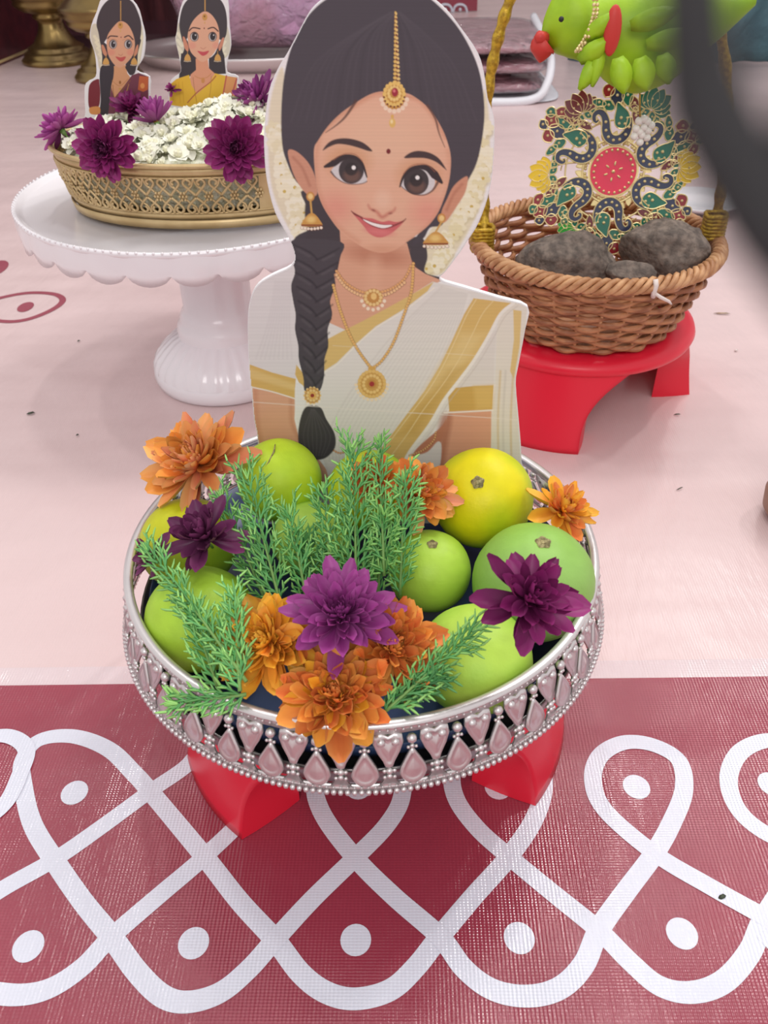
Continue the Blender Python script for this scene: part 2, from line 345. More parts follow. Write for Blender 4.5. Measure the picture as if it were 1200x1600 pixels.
def printed(name, outline, paint, step, y, thick, label, cat, back=(236, 234, 236), tilt=0, name_print='printed_front', zmin=None):
    """foam board cut to the outline, standing upright at depth y, with a printed face"""
    root = thing(name, label, cat, tuple(Y(sum(p[0] for p in outline)/len(outline), max(p[1] for p in outline), y)))
    O3 = [Y(px, py, y) for px, py in smooth_pts(outline, True, 3)]
    org = root.location.copy(); n = len(O3)
    V = [p-org+Vector((0, .0006, 0)) for p in O3]+[p-org+Vector((0, thick, 0)) for p in O3]
    F = [(i, (i+1) % n, n+(i+1) % n, n+i) for i in range(n)]+[tuple(range(n)), tuple(range(n, 2*n))[::-1]]
    obj('foam_board', mesh('foam_board', V, F, M['foam'], False), root)
    P = np.array(smooth_pts(outline, True, 3)); x0, y0 = P.min(0); x1, y1 = P.max(0)
    nx = int((x1-x0)/step)+1; ny = int((y1-y0)/step)+1
    gx, gy = np.meshgrid(x0+np.arange(nx)*step, y0+np.arange(ny)*step); X = gx.ravel(); Yy = gy.ravel()
    pt = Paint(X, Yy, (238, 235, 236)); d, ins, _ = pt._dist(np.arange(len(X)), P, True); keep = ins & (d > step*.7)
    idm = -np.ones(len(X), int); kk = np.nonzero(keep)[0]; idm[kk] = np.arange(len(kk))
    g = idm.reshape(ny, nx); a, b_, c, d_ = g[:-1, :-1].ravel(), g[:-1, 1:].ravel(), g[1:, 1:].ravel(), g[1:, :-1].ravel()
    ok = (a >= 0) & (b_ >= 0) & (c >= 0) & (d_ >= 0); faces = np.c_[a, d_, c, b_][ok]
    pt.X = X[kk]; pt.Y = Yy[kk]; pt.C = pt.C[kk]; paint(pt)
    dx = (pt.X-600)/F_PX; dy = (pt.Y-800)/F_PX
    D = np.array(FW)[None]+np.outer(dx, np.array(RT))-np.outer(dy, np.array(UP)); t = y/D[:, 1]
    W = D*t[:, None]+np.array(EYE)-np.array(org)
    me = bpy.data.meshes.new(name_print); me.vertices.add(len(W)); me.vertices.foreach_set('co', W.astype(np.float32).ravel())
    me.loops.add(faces.size); me.loops.foreach_set('vertex_index', faces.astype(np.int32).ravel()); me.polygons.add(len(faces))
    me.polygons.foreach_set('loop_start', np.arange(0, faces.size, 4, dtype=np.int32)); me.update(calc_edges=True)
    ca = me.color_attributes.new('Col', 'FLOAT_COLOR', 'POINT'); ca.data.foreach_set('color', np.c_[pt.C, np.ones(len(pt.C))].astype(np.float32).ravel())
    me.materials.append(M['print']); me.validate(); obj(name_print, me, root)
    return root

GOLD = (214, 168, 92); GOLDD = (160, 104, 52); HAIR = (74, 68, 76); SKIN = (222, 172, 146); SKIND = (200, 136, 108); CREAM = (226, 220, 216); PEARL = (236, 218, 196)
def C5(P): return [(480+x/4.615, 190+y/4.615) for x, y in P]
def C3(P): return [(380+x/2.609, 380+y/2.609) for x, y in P]
def flowerdot(p, x, y, r, rgb=(236, 228, 196)):
    for k in range(5):
        a = tau*k/5+x*.37; p.ell(x+math.cos(a)*r*.55, y+math.sin(a)*r*.55, r*.52, r*.42, rgb, 1.5, .95, a)
    p.ell(x, y, r*.22, r*.22, (206, 178, 96), 1)
def paint_lady(p):
    r = random.Random(3)
    # garlands of jasmine at both sides
    p.poly([(440, 105), (422, 160), (419, 230), (424, 290), (440, 335), (462, 372), (480, 380), (500, 330), (470, 240), (450, 150)], (226, 215, 190), 4)
    p.poly([(756, 140), (764, 180), (765, 240), (758, 300), (738, 350), (712, 395), (690, 428), (655, 424), (660, 380), (700, 320), (735, 260), (748, 200)], (228, 218, 190), 4)
    for i in range(60):
        y = 200+i*3.1; x = 428+(y-205)*.22+r.uniform(-6, 16)
        p.ell(x+7, min(y, 376)+6, 6, 6, (196, 184, 140), 5, .5); flowerdot(p, x+ (8 if y > 300 else 0), min(y, 376), r.uniform(10, 13), r.choice([(238, 230, 204), (230, 220, 188), (240, 234, 214)]))
    for i in range(52):
        t = i/51; y = 195+t*225; x = (760-(max(0, t-.35)**1.1)*125)+r.uniform(-16, 3)
        p.ell(x+5, y+6, 6, 6, (194, 180, 130), 5, .5); flowerdot(p, x, y, r.uniform(10, 13), r.choice([(238, 230, 200), (230, 220, 180), (240, 234, 210)]))
    # hair mass
    p.poly([(600, -30), (560, -16), (515, -4), (482, 24), (460, 62), (446, 108), (440, 160), (440, 215), (447, 250), (470, 290), (520, 290), (620, 200), (700, 270), (715, 300), (738, 270), (750, 235), (757, 180), (752, 125), (738, 82), (712, 38), (675, 0), (640, -20)], HAIR, 2.2)
    for i in range(26):
        a = i/25; x0 = 455+a*290; p.line([(618+(x0-600)*.06, 20), (600+(x0-600)*.72, 60+abs(a-.5)*70), (x0, 190)], 2, r.choice([(90, 84, 92), (60, 55, 62), (84, 78, 86)]), 4, .35)
    p.poly([(470, 300), (500, 310), (530, 350), (535, 420), (520, 440), (460, 440), (455, 395), (462, 370), (490, 350)], (70, 65, 72), 2)
    p.poly([(632, 375), (660, 372), (668, 400), (664, 425), (690, 434), (680, 440), (640, 425), (630, 400)], (72, 66, 72), 2)
    # ears
    p.poly([(697, 225), (742, 235), (740, 262), (722, 285), (705, 312), (697, 335), (690, 352), (672, 356), (662, 372), (645, 380), (690, 300)], HAIR, 2)
    p.poly([(484, 285), (497, 300), (512, 330), (540, 362), (535, 410), (495, 420), (470, 400), (480, 362), (476, 330)], (68, 62, 68), 3)
    p.poly([(450, 236), (462, 236), (480, 252), (492, 275), (496, 300), (490, 307), (479, 303), (465, 285), (455, 262)], (205, 148, 124), 2)
    p.line([(458, 246), (472, 262), (484, 290)], 4, (172, 112, 92), 4, .6)
    p.poly([(731, 277), (722, 279), (708, 292), (698, 312), (690, 330), (690, 346), (698, 345), (714, 322), (727, 300)], (206, 146, 120), 2)
    p.line([(722, 288), (708, 305), (698, 328)], 4, (176, 112, 90), 4, .6)
    # neck and chest
    p.poly([(530, 345), (533, 395), (527, 425), (505, 440), (500, 470), (505, 520), (540, 530), (570, 515), (620, 480), (690, 438), (665, 428), (645, 415), (636, 380)], (218, 164, 138), 1.5, sm=False)
    p.mask([(530, 345), (533, 395), (527, 440), (590, 470), (652, 432), (640, 400), (634, 375)])
    p.ell(590, 398, 52, 16, (186, 122, 98), 16, .75, .15); p.line([(585, 410), (583, 470)], 20, (226, 176, 150), 16, .5); p.clip = None
    # face
    face = C5([(50, 200), (55, 350), (75, 500), (110, 600), (170, 700), (240, 790), (330, 860), (430, 920), (530, 945), (620, 930), (700, 880), (800, 810), (880, 740), (940, 660), (980, 570), (1010, 480), (1030, 380), (1035, 260)])
    face += [(700, 225), (690, 200), (672, 172), (650, 153), (632, 145), (600, 143), (580, 147), (557, 160), (533, 177), (513, 197), (497, 220)]
    p.poly(face, (226, 174, 148), 2)
    p.mask(face)
    p.ell(598, 215, 80, 55, (228, 186, 158), 60, .8); p.ell(590, 330, 70, 50, (226, 178, 152), 40, .6)
    p.ell(525, 325, 26, 22, (222, 148, 132), 30, .75); p.ell(668, 332, 24, 22, (224, 150, 134), 30, .75)
    p.line([(500, 205), (494, 250), (498, 300), (520, 345), (560, 378)], 5, (196, 128, 100), 10, .45)
    p.line([(700, 235), (704, 262), (698, 300), (676, 345), (640, 377)], 5, (198, 130, 100), 10, .4)
    p.line([(505, 205), (530, 182), (575, 152), (600, 146), (650, 154), (675, 178), (697, 215)], 5, (196, 124, 92), 9, .6)
    p.ell(597, 390, 26, 7, (208, 148, 120), 10, .6)
    p.clip = None
    # hair wisps
    p.line([(556, 158), (540, 182), (525, 196), (509, 207)], (5, 3, .8), (88, 62, 58), 2, .85)
    p.line([(668, 165), (680, 185), (686, 208), (695, 230)], (4, 3, .8), (96, 66, 60), 2, .8)
    # sockets and eyes
    for cx, cy in ((543, 262), (655, 283)):
        p.ell(cx+1, cy-10, 34, 26, (206, 148, 106), 18, .6)
    for k, (wh, ic, hl, lash, low) in enumerate([
        ([(172, 360), (200, 318), (240, 275), (290, 256), (345, 268), (395, 312), (425, 380), (428, 432), (390, 446), (320, 450), (260, 436), (205, 400)], (318, 352), (335, 332),
         [(128, 325), (190, 300), (240, 268), (290, 252), (350, 262), (398, 308), (430, 400)], [(172, 362), (205, 402), (260, 438), (320, 452), (390, 448), (430, 432)]),
        ([(676, 462), (700, 400), (740, 356), (800, 336), (860, 344), (905, 385), (922, 440), (900, 492), (850, 524), (785, 524), (720, 498)], (786, 432), (795, 404),
         [(668, 470), (695, 398), (745, 345), (810, 328), (870, 338), (920, 385), (970, 440)], [(676, 464), (720, 500), (785, 527), (850, 527), (905, 495), (940, 440)])]):
        p.poly(C5(wh), (212, 206, 208), 1.5)
        c = C5([ic])[0]
        p.ell(c[0], c[1], 19.6, 20.8, (64, 57, 60), 1.6); p.ell(c[0]+1, c[1]+8, 13, 10, (112, 84, 76), 6, .85); p.ell(c[0], c[1]-2, 10, 10, (48, 43, 46), 3, .9)
        h = C5([hl])[0]; p.ell(h[0], h[1], 3.2, 3.2, (244, 240, 240), 1.6)
        p.line(C5(lash), (4, 11, 10, 7, 6, 4.5, 2) if k == 0 else (2, 4.5, 6, 7, 10, 13, 4), (56, 46, 50), 1.8)
        p.line(C5(low), (3, 1.6, 1.2, 1.2, 1.5) if k == 0 else (1.2, 1.2, 1.6, 2.5, 4), (84, 62, 62), 1.8, .85)
        up = [(q[0], q[1]-5) for q in C5(lash)][1:-1]; p.line(up, 1.4, (150, 92, 72), 1.8, .7)
    p.poly(C5([(112, 208), (150, 155), (210, 126), (300, 122), (400, 150), (468, 208), (440, 212), (380, 192), (300, 170), (220, 162), (160, 182)]), (72, 56, 58), 2)
    p.poly(C5([(700, 262), (740, 226), (800, 211), (880, 224), (950, 266), (1003, 345), (985, 335), (930, 292), (860, 266), (780, 262)]), (72, 56, 58), 2)
    p.ell(607, 236.5, 3.4, 4, (120, 38, 44), 1.4)
    # nose and mouth
    p.ell(598, 312, 12, 14, (232, 190, 166), 12, .8)
    p.line(C5([(440, 600), (455, 628), (500, 650), (540, 688), (590, 660), (625, 642), (635, 620)]), (1.5, 3, 4, 5, 4, 3, 1.5), (196, 118, 104), 5, .9)
    p.ell(*C5([(478, 640)])[0], 3, 1.6, (150, 84, 76), 2, .8, .4); p.ell(*C5([(600, 662)])[0], 3, 1.5, (150, 84, 76), 2, .8, -.2)
    p.poly(C5([(330, 660), (400, 690), (468, 698), (505, 712), (545, 722), (590, 714), (640, 724), (695, 718), (650, 772), (585, 818), (520, 836), (455, 812), (405, 752)]), (206, 106, 108), 2)
    p.ell(*C5([(520, 796)])[0], 20, 5, (218, 126, 126), 6, .8, .15)
    p.poly(C5([(385, 692), (470, 722), (545, 740), (620, 742), (660, 732), (620, 760), (545, 775), (470, 756), (415, 722)]), (150, 66, 70), 1.5)
    p.poly(C5([(405, 704), (470, 728), (545, 745), (610, 746), (590, 760), (540, 768), (475, 750), (425, 724)]), (244, 234, 232), 1.4)
    p.line(C5([(318, 645), (345, 668), (395, 692)]), (1, 3, 2), (122, 60, 58), 2); p.line(C5([(640, 745), (690, 720), (712, 700)]), (2, 2.4, 1), (130, 64, 60), 2)
    # left sleeve, arm
    p.poly([(457, 400), (430, 428), (405, 442), (392, 466), (388, 503), (389, 572), (425, 582), (462, 596), (470, 520), (462, 440)], (222, 216, 218), 1.5)
    for i in range(9): p.line([(430+i*3, 440), (420+i*4, 500), (400+i*7, 560)], 1.5, (206, 198, 202), 4, .5)
    p.poly([(394, 600), (396, 640), (400, 680), (404, 720), (470, 750), (530, 760), (500, 720), (468, 690), (460, 655), (462, 618)], (218, 164, 138), 1.5, sm=False)
    p.line([(399, 610), (402, 660), (410, 700)], 6, (196, 132, 106), 8, .6); p.line([(455, 622), (456, 660), (470, 690)], 5, (192, 128, 102), 7, .6)
    p.poly([(389, 569), (389, 603), (425, 611), (461, 622), (462, 592), (425, 582)], (214, 176, 106), 1.2, sm=False)
    p.poly([(389, 575), (389, 590), (425, 600), (461, 610), (461, 600), (425, 588)], (226, 196, 136), 5, .7, sm=False)
    p.line([(389, 604), (425, 612), (461, 623)], 2, (236, 226, 216), 1.2)
    # body of the saree
    p.poly([(470, 520), (505, 500), (545, 518), (572, 512), (625, 472), (676, 440), (705, 447), (760, 460), (815, 480), (800, 560), (775, 600), (720, 612), (690, 655), (660, 700), (650, 740), (640, 770), (520, 770), (500, 700), (470, 640)], CREAM, 1.5, sm=False)
    for i in range(18):
        a = i/17; p.line([(690+a*40, 448+a*12), (600+a*95, 540+a*25), (520+a*100, 660+a*40), (515+a*90, 720)], 1.4, (202, 194, 190), 3.5, .55)
        p.line([(694+a*40, 449+a*12), (606+a*95, 541+a*25), (526+a*100, 661+a*40)], 2, (236, 232, 228), 4, .5)
    # gold edge across the chest
    p.poly([(678, 440), (640, 462), (600, 484), (564, 503), (530, 520), (508, 532), (506, 580), (526, 567), (552, 541), (587, 510), (633, 482), (668, 455)], (218, 186, 120), 1.5, sm=False)
    p.line([(506, 582), (527, 569), (553, 543), (588, 512), (634, 484), (678, 450)], 1.6, (240, 232, 220), 1.4)
    p.poly([(463, 570), (475, 585), (476, 606), (468, 600), (461, 585)], (214, 178, 108), 1.5, sm=False)
    p.poly([(462, 600), (478, 612), (470, 660), (462, 650)], (232, 228, 228), 1.5)
    # pallu on the right
    p.poly([(782, 466), (800, 468), (824, 480), (821, 514), (809, 579), (805, 600), (809, 648), (816, 760), (764, 760), (768, 645), (774, 600), (776, 520)], (226, 218, 208), 1.5, sm=False)
    p.poly([(802, 484), (815, 486), (812, 540), (803, 592), (797, 580), (803, 530)], (220, 190, 130), 1.5, sm=False)
    for x in (778, 786, 798): p.line([(x+4, 580), (x, 660), (x+2, 740)], 3, (210, 184, 140) if x != 786 else (206, 198, 190), 3, .75)
    # right sleeve and arm
    p.poly([(702, 640), (768, 640), (767, 700), (762, 760), (680, 760), (688, 705), (694, 670)], (218, 160, 134), 1.5, sm=False)
    p.poly([(690, 650), (706, 650), (700, 690), (690, 740), (680, 700)], (176, 112, 90), 8, .8)
    p.poly([(760, 528), (776, 515), (772, 560), (771, 603), (742, 604), (712, 608), (722, 592), (742, 565)], (222, 214, 210), 1.5, sm=False)
    p.poly([(712, 606), (742, 603), (771, 602), (769, 640), (735, 641), (702, 643), (700, 620)], (206, 166, 92), 1.3, sm=False)
    p.poly([(740, 604), (771, 602), (769, 638), (744, 640)], (220, 184, 112), 8, .8, sm=False)
    p.line([(694, 645), (735, 643), (770, 641)], 2.2, (238, 230, 222), 1.2)
    # broad gold border
    L = [(740, 466), (725, 491), (706, 533), (687, 572), (664, 610), (629, 656), (606, 687), (580, 722)]; R = [(802, 474), (782, 491), (763, 526), (740, 564), (717, 595), (694, 625), (671, 664), (640, 706), (628, 730)]
    p.poly(L+R[::-1], (216, 180, 112), 1.4, sm=False)
    p.poly([(720, 520), (760, 520), (710, 600), (660, 620)], (226, 198, 140), 18, .8, sm=False)
    p.poly([(700, 578), (730, 570), (650, 680), (620, 680)], (196, 156, 84), 14, .6, sm=False)
    p.line([((a[0]+c[0])/2, (a[1]+c[1])/2) for a, c in zip(L, R)], 1.2, (232, 208, 156), 1.4)
    p.line([(x+4, y+2) for x, y in L], 1.1, (234, 212, 166), 1.4); p.line(R, 5, (238, 232, 226), 1.4)
    p.line([(x+7, y+4) for x, y in R], 1.2, (196, 184, 176), 2, .6)
    # waist
    p.poly([(688, 668), (697, 655), (690, 690), (672, 708), (645, 716), (652, 700)], (186, 122, 98), 2)
    p.poly([(640, 720), (668, 706), (684, 690), (690, 700), (684, 740), (660, 770), (636, 770)], (220, 212, 212), 2)
    p.beads([(640, 712), (662, 703), (678, 688), (681, 676)], 16, 1.7, (224, 176, 124))
    p.beads([(518, 702), (530, 708), (540, 706)], 7, 1.7, (224, 160, 104))
    # braid
    Lb = [(458, 375), (455, 402), (461, 424), (455, 446), (458, 470), (462, 492), (461, 515), (466, 540), (467, 562), (474, 590), (477, 612)]
    Rb = [(533, 378), (531, 402), (522, 424), (524, 446), (516, 470), (519, 492), (512, 515), (513, 540), (507, 562), (506, 590), (498, 612)]
    p.poly(Lb+Rb[::-1], (74, 69, 76), 1.6)
    for i in range(10):
        y = 392+i*22; cx = 494-(i*.3); hw = 36-i*2.3
        p.line([(cx-hw, y-10), (cx-hw*.3, y+2), (cx+2, y+13)], (2, 3.4, 2), (46, 42, 50), 3, .75); p.line([(cx+hw, y-4), (cx+hw*.4, y+8), (cx, y+14)], (2, 3.4, 2), (46, 42, 50), 3, .75)
        p.line([(cx-hw*.8, y-2), (cx-hw*.3, y+8)], 3, (100, 94, 100), 5, .5); p.line([(cx+hw*.75, y+6), (cx+hw*.3, y+14)], 3, (104, 98, 104), 5, .5)
    p.poly([(478, 636), (468, 660), (466, 690), (474, 710), (488, 718), (508, 716), (523, 700), (523, 678), (510, 655), (500, 636)], (68, 63, 69), 1.8)
    for i in range(7): p.line([(486+i, 640), (474+i*7, 680), (482+i*4, 712)], 1.2, (94, 88, 94), 2, .6)
    for rad, n, rr in ((12, 14, 2.2), (8, 10, 2.2), (15, 9, 1.8)):
        for k in range(n):
            a = tau*k/n
            if rad == 15 and math.sin(a) < .1: continue
            p.ell(488+rad*math.cos(a), 618+rad*math.sin(a), rr, rr, (232, 200, 138) if rad < 15 else (240, 228, 220), 1)
        if rad == 12: p.ell(488, 618, 12, 12, (196, 140, 70), 1.5, .9)
    p.ell(488, 618, 6, 6, (226, 178, 100), 1.5); p.ell(488, 618, 3, 3, (150, 50, 50), 1.2)
    # earrings
    for sx, sy, dx, dy, hw in ((485, 307, 487, 347, 15), (690, 341, 681, 376, 18)):
        p.ell(sx, sy, 6.5, 7.5, (200, 140, 76), 1.4); p.ell(sx, sy, 4, 4.6, (238, 204, 140), 2); p.line([(sx, sy+6), (dx, dy-14)], 3, (206, 160, 90), 1.2)
        p.poly([(dx-hw, dy+6), (dx-hw*.8, dy-4), (dx-hw*.35, dy-12), (dx, dy-14), (dx+hw*.35, dy-12), (dx+hw*.8, dy-4), (dx+hw, dy+6)], (206, 154, 82), 1.4)
        p.ell(dx-1, dy-4, hw*.45, 5, (238, 206, 132), 5, .8); p.line([(dx-hw, dy+5), (dx+hw, dy+5)], 2.6, (140, 78, 50), 1.2)
        p.beads([(dx-hw, dy+9), (dx, dy+11), (dx+hw, dy+9)], 7, 2.6, (242, 226, 210))
    # hair jewel
    p.line([(618, 20), (619, 70), (620, 130)], (3, 6, 9), (150, 96, 52), 2, .6)
    for i in range(18):
        t = i/17; y = 20+t*108; hw = 1.2+t*4.5
        p.ell(618.5+t*1.5-hw*.5, y, 1.4+t*1.6, 2.4, (226, 186, 104), 1); p.ell(618.5+t*1.5+hw*.5, y+1.5, 1.4+t*1.4, 2.2, (232, 200, 130), 1)
        if i % 2: p.ell(619+t*1.5, y+3, 1.3, 1.6, (116, 40, 44), 1)
    p.ell(616, 150, 18, 21, (196, 144, 70), 2)
    for k in range(16):
        a = tau*k/16; p.ell(616+15*math.cos(a), 147+17*math.sin(a), 3, 3.4, (232, 194, 112), 1.2)
    for k in range(12):
        a = tau*k/12; p.ell(616+9*math.cos(a), 146+10*math.sin(a), 2.4, 2.8, (238, 204, 130), 1.2)
    p.ell(617, 144, 5, 7, (160, 44, 60), 1.5); p.ell(616, 142, 2, 2.6, (220, 120, 124), 1.5)
    for k in range(9):
        a = .12+(pi-.24)*k/8; p.ell(616+20*math.cos(a), 153+21*math.sin(a), 3.4, 3.6, (240, 214, 190), 1.2); p.ell(616+16*math.cos(a), 150+17*math.sin(a), 1.5, 1.5, (112, 50, 46), 1)
    p.ell(613, 182, 2.4, 3, (222, 176, 96), 1); p.ell(613, 192, 5, 7.5, (224, 184, 106), 1.4); p.ell(612, 190, 2, 3, (244, 222, 170), 2)
    # short necklace
    n1 = [(526, 424), (540, 442), (562, 455), (584, 458), (610, 452), (632, 436), (642, 416)]
    p.beads(n1, 34, 2.5, (226, 170, 116)); p.beads([(x*1+0, y+6) for x, y in n1[:-1]], 26, 2.7, (236, 192, 146))
    p.ell(583, 465, 15, 14, (196, 140, 78), 1.5)
    for k in range(13): a = tau*k/13; p.ell(583+12*math.cos(a), 465+11*math.sin(a), 2.6, 2.6, (234, 200, 140), 1)
    p.ell(584, 463, 4.5, 5.5, (236, 196, 128), 1.4)
    for k in range(7): a = .2+(pi-.4)*k/6; p.ell(583+18*math.cos(a), 467+17*math.sin(a), 2.7, 2.8, (242, 222, 200), 1)
    # long necklace
    p.beads([(521, 446), (530, 480), (545, 520), (560, 548), (578, 573)], 34, 2.7, (226, 180, 112)); p.beads([(646, 412), (643, 455), (632, 490), (615, 535), (598, 562), (586, 573)], 40, 2.7, (226, 180, 112))
    p.ell(581, 577, 6, 5, (214, 166, 92), 1.4); p.ell(581, 600, 22, 22, (206, 158, 88), 1.5)
    for k in range(22): a = tau*k/22; p.ell(581+20*math.cos(a), 600+20*math.sin(a), 2.8, 2.8, (228, 188, 116), 1.1)
    for k in range(15): a = tau*k/15; p.ell(581+13*math.cos(a), 600+13*math.sin(a), 2.5, 2.5, (234, 198, 130), 1.1)
    p.ell(581, 600, 7, 7, (196, 142, 76), 1.2); p.ell(581, 600, 4, 4, (166, 54, 58), 1.3)
    for k in range(13): a = .05+(pi-.1)*k/12; p.ell(581+25*math.cos(a), 600+25*math.sin(a), 2.4, 2.4, (240, 218, 186), 1)
    p.line([(392, 628), (560, 640), (690, 648), (812, 656)], 1.3, (238, 228, 222), 1.2, .6); p.line([(520, 540), (640, 548), (800, 560)], 1, (238, 232, 226), 1.2, .3)
    # faint bands left by the printer
    p.C *= (1+.018*np.sin(p.Y*1.15)+.014*np.sin(p.Y*.43+2)*np.sin(p.X*.01+1))[:, None]
    p.C += .004
lady_outline = [(600, -34), (560, -26), (530, -16), (503, 0), (483, 20), (463, 57), (448, 85), (433, 110), (420, 143), (413, 200), (413, 240), (417, 283), (430, 333), (450, 370), (460, 398), (455, 416), (426, 430), (403, 445), (391, 468), (387, 503), (389, 572), (394, 625), (397, 656), (403, 690), (405, 760), (405, 815),
                (600, 822), (812, 815), (815, 721), (811, 660), (806, 600), (810, 572), (821, 514), (825, 480), (782, 466), (725, 449), (688, 437), (697, 424), (718, 396), (733, 373), (747, 350), (762, 310), (770, 267), (773, 200), (769, 172), (762, 153), (757, 117), (747, 83), (723, 48), (700, 18), (677, -2), (645, -22)]
LADY_Y = .572
printed('portrait_cutout', lady_outline, paint_lady, 1.1, LADY_Y, .005, 'large printed cutout of a girl in a cream and gold saree in the silver bowl', 'cutout')

def paint_small(kind):
    def f(p):
        # drawn in the frame of an eight-fold enlargement of the small figure
        if kind == 0: ox, oy, s = 130, 0, 1/8.425
        else: ox, oy, s = 260, 0, 1/8.425
        T = lambda P: [(ox+x*s, oy+y*s) for x, y in P]
        E = lambda x, y, rx, ry, c, so=.8, op=1, a=0: p.ell(ox+x*s, oy+y*s, rx*s, ry*s, c, so, op, a)
        if kind == 0:
            p.poly(T([(120, 330), (95, 480), (140, 640), (185, 760), (210, 900), (260, 930), (270, 700), (215, 500), (190, 330)]), (214, 204, 182), 1.2)
            p.poly(T([(770, 330), (790, 500), (770, 700), (740, 840), (690, 860), (690, 700), (730, 500)]), (218, 210, 186), 1.2)
            for i in range(16): E(150+i*7+(i % 3)*12, 480+i*26, 22, 20, (232, 222, 192), 1); E(775-i*4, 480+i*22, 20, 18, (232, 222, 192), 1)
            p.poly(T([(480, -60), (330, 0), (230, 120), (175, 300), (200, 430), (240, 600), (320, 500), (480, 400), (640, 480), (700, 620), (745, 540), (765, 330), (720, 160), (640, 20)]), (72, 62, 66), 1)
            p.poly(T([(235, 560), (320, 600), (340, 740), (420, 860), (400, 900), (260, 880), (250, 740)]), (68, 60, 64), .8); p.poly(T([(760, 520), (680, 560), (640, 740), (560, 840), (570, 900), (700, 880), (720, 700)]), (68, 60, 64), .8)
            p.poly(T([(390, 880), (400, 1000), (340, 1060), (360, 1300), (560, 1340), (620, 1050), (580, 960), (560, 860)]), (216, 158, 116), .8)
            p.poly(T([(250, 860), (390, 840), (400, 1000), (370, 1130), (350, 1350), (330, 1500), (220, 1500), (230, 1300), (215, 1000)]), (62, 56, 62), .8)
            p.poly(T([(560, 870), (690, 840), (680, 960), (620, 990), (575, 930)]), (64, 58, 62), .8)
            p.poly(T([(240, 600), (270, 600), (310, 700), (300, 740), (260, 700)]), (206, 140, 110), .8); p.poly(T([(725, 590), (700, 610), (670, 700), (680, 740), (715, 690)]), (206, 140, 110), .8)
            p.poly(T([(320, 470), (400, 350), (480, 280), (560, 300), (620, 370), (665, 480), (680, 600), (650, 730), (570, 830), (490, 890), (410, 850), (340, 740), (310, 600)]), (220, 164, 132), .9)
            E(370, 690, 50, 40, (222, 140, 120), 3, .6); E(620, 690, 45, 40, (222, 140, 120), 3, .6)
            E(290, 760, 60, 90, (66, 58, 62)) if 0 else None
            for cx, sx in ((392, -1), (592, 1)):
                E(cx, 582, 52, 62, (86, 66, 66)); E(cx-sx*2, 584, 44, 54, (196, 186, 184)); E(cx+4, 582, 30, 48, (58, 52, 56)); E(cx+14, 565, 9, 10, (220, 215, 215), .6)
                p.line(T([(cx-75, 530), (cx-20, 510), (cx+50, 515)] if sx > 0 else [(cx-50, 515), (cx+20, 512), (cx+62, 545)]), .5, (150, 90, 74), .7, .6)
            p.line(T([(325, 505), (360, 475), (450, 480)]), 2, (82, 60, 58), .9); p.line(T([(545, 490), (600, 470), (655, 520)]), 2, (82, 60, 58), .9)
            E(498, 490, 8, 8, (140, 50, 50), .6); p.line(T([(465, 715), (495, 730), (520, 712)]), .9, (180, 100, 84), .8, .7)
            p.poly(T([(425, 745), (490, 755), (560, 745), (530, 800), (480, 805)]), (196, 88, 84), .8)
            p.poly(T([(200, 1040), (110, 1080), (70, 1180), (80, 1420), (200, 1410), (225, 1250), (215, 1100)]), (122, 46, 54), .8)
            p.poly(T([(85, 1420), (210, 1405), (215, 1500), (100, 1500)]), (212, 144, 84), .8)
            p.poly(T([(370, 1150), (410, 1290), (540, 1130), (640, 990), (730, 960), (860, 1010), (860, 1300), (780, 1500), (330, 1500)]), (118, 64, 78), .8, sm=False)
            p.poly(T([(740, 1000), (860, 1010), (850, 1180), (790, 1210), (720, 1180)]), (196, 102, 62), .8, sm=False); E(780, 1130, 28, 36, (226, 152, 90)); p.line(T([(700, 1250), (640, 1400)]), 1.5, (186, 120, 96), 1)
            p.line(T([(390, 1120), (420, 1290), (560, 1130), (620, 1060)]), .9, (150, 96, 52), .7); p.line(T([(600, 1110), (560, 1250), (530, 1400)]), .9, (196, 142, 80), .7)
            p.line(T([(380, 1060), (480, 1130), (590, 1040)]), .7, (188, 124, 66), .7); E(485, 1085, 14, 22, (150, 96, 48), .7); E(485, 1170, 20, 14, (206, 156, 88), .7)
            jy = 800; jx = (300, 670); ty0, ty1 = 20, 262; tx = 495; my = 335
        else:
            p.poly(T([(160, 300), (130, 440), (130, 600), (180, 740), (240, 760), (240, 600), (190, 400)]), (212, 206, 186), 1.2)
            p.poly(T([(800, 350), (840, 520), (830, 680), (780, 760), (710, 740), (720, 600), (770, 480)]), (216, 210, 190), 1.2)
            for i in range(14): E(150+(i % 4)*18, 440+i*23, 24, 20, (234, 228, 204), 1); E(770-(i % 4)*14, 470+i*20, 22, 18, (234, 228, 204), 1)
            p.poly(T([(500, -80), (330, -40), (220, 80), (170, 300), (190, 460), (230, 560), (330, 420), (500, 250), (640, 400), (700, 520), (780, 480), (800, 300), (770, 100), (680, -30)]), (72, 66, 70), 1)
            p.poly(T([(215, 480), (290, 560), (330, 690), (420, 790), (380, 860), (200, 780), (235, 640)]), (66, 60, 65), .8); p.poly(T([(770, 470), (700, 560), (640, 700), (560, 790), (600, 860), (760, 780), (735, 640)]), (66, 60, 65), .8)
            p.poly(T([(195, 700), (380, 740), (400, 960), (300, 1010), (165, 1030)]), (66, 60, 65), .8, sm=False)
            p.poly(T([(560, 760), (760, 720), (785, 970), (640, 980), (560, 900)]), (66, 60, 65), .8, sm=False)
            p.poly(T([(385, 770), (390, 920), (320, 980), (300, 1100), (320, 1370), (480, 1380), (620, 1000), (640, 970), (560, 900), (545, 780)]), (222, 156, 126), .8, sm=False)
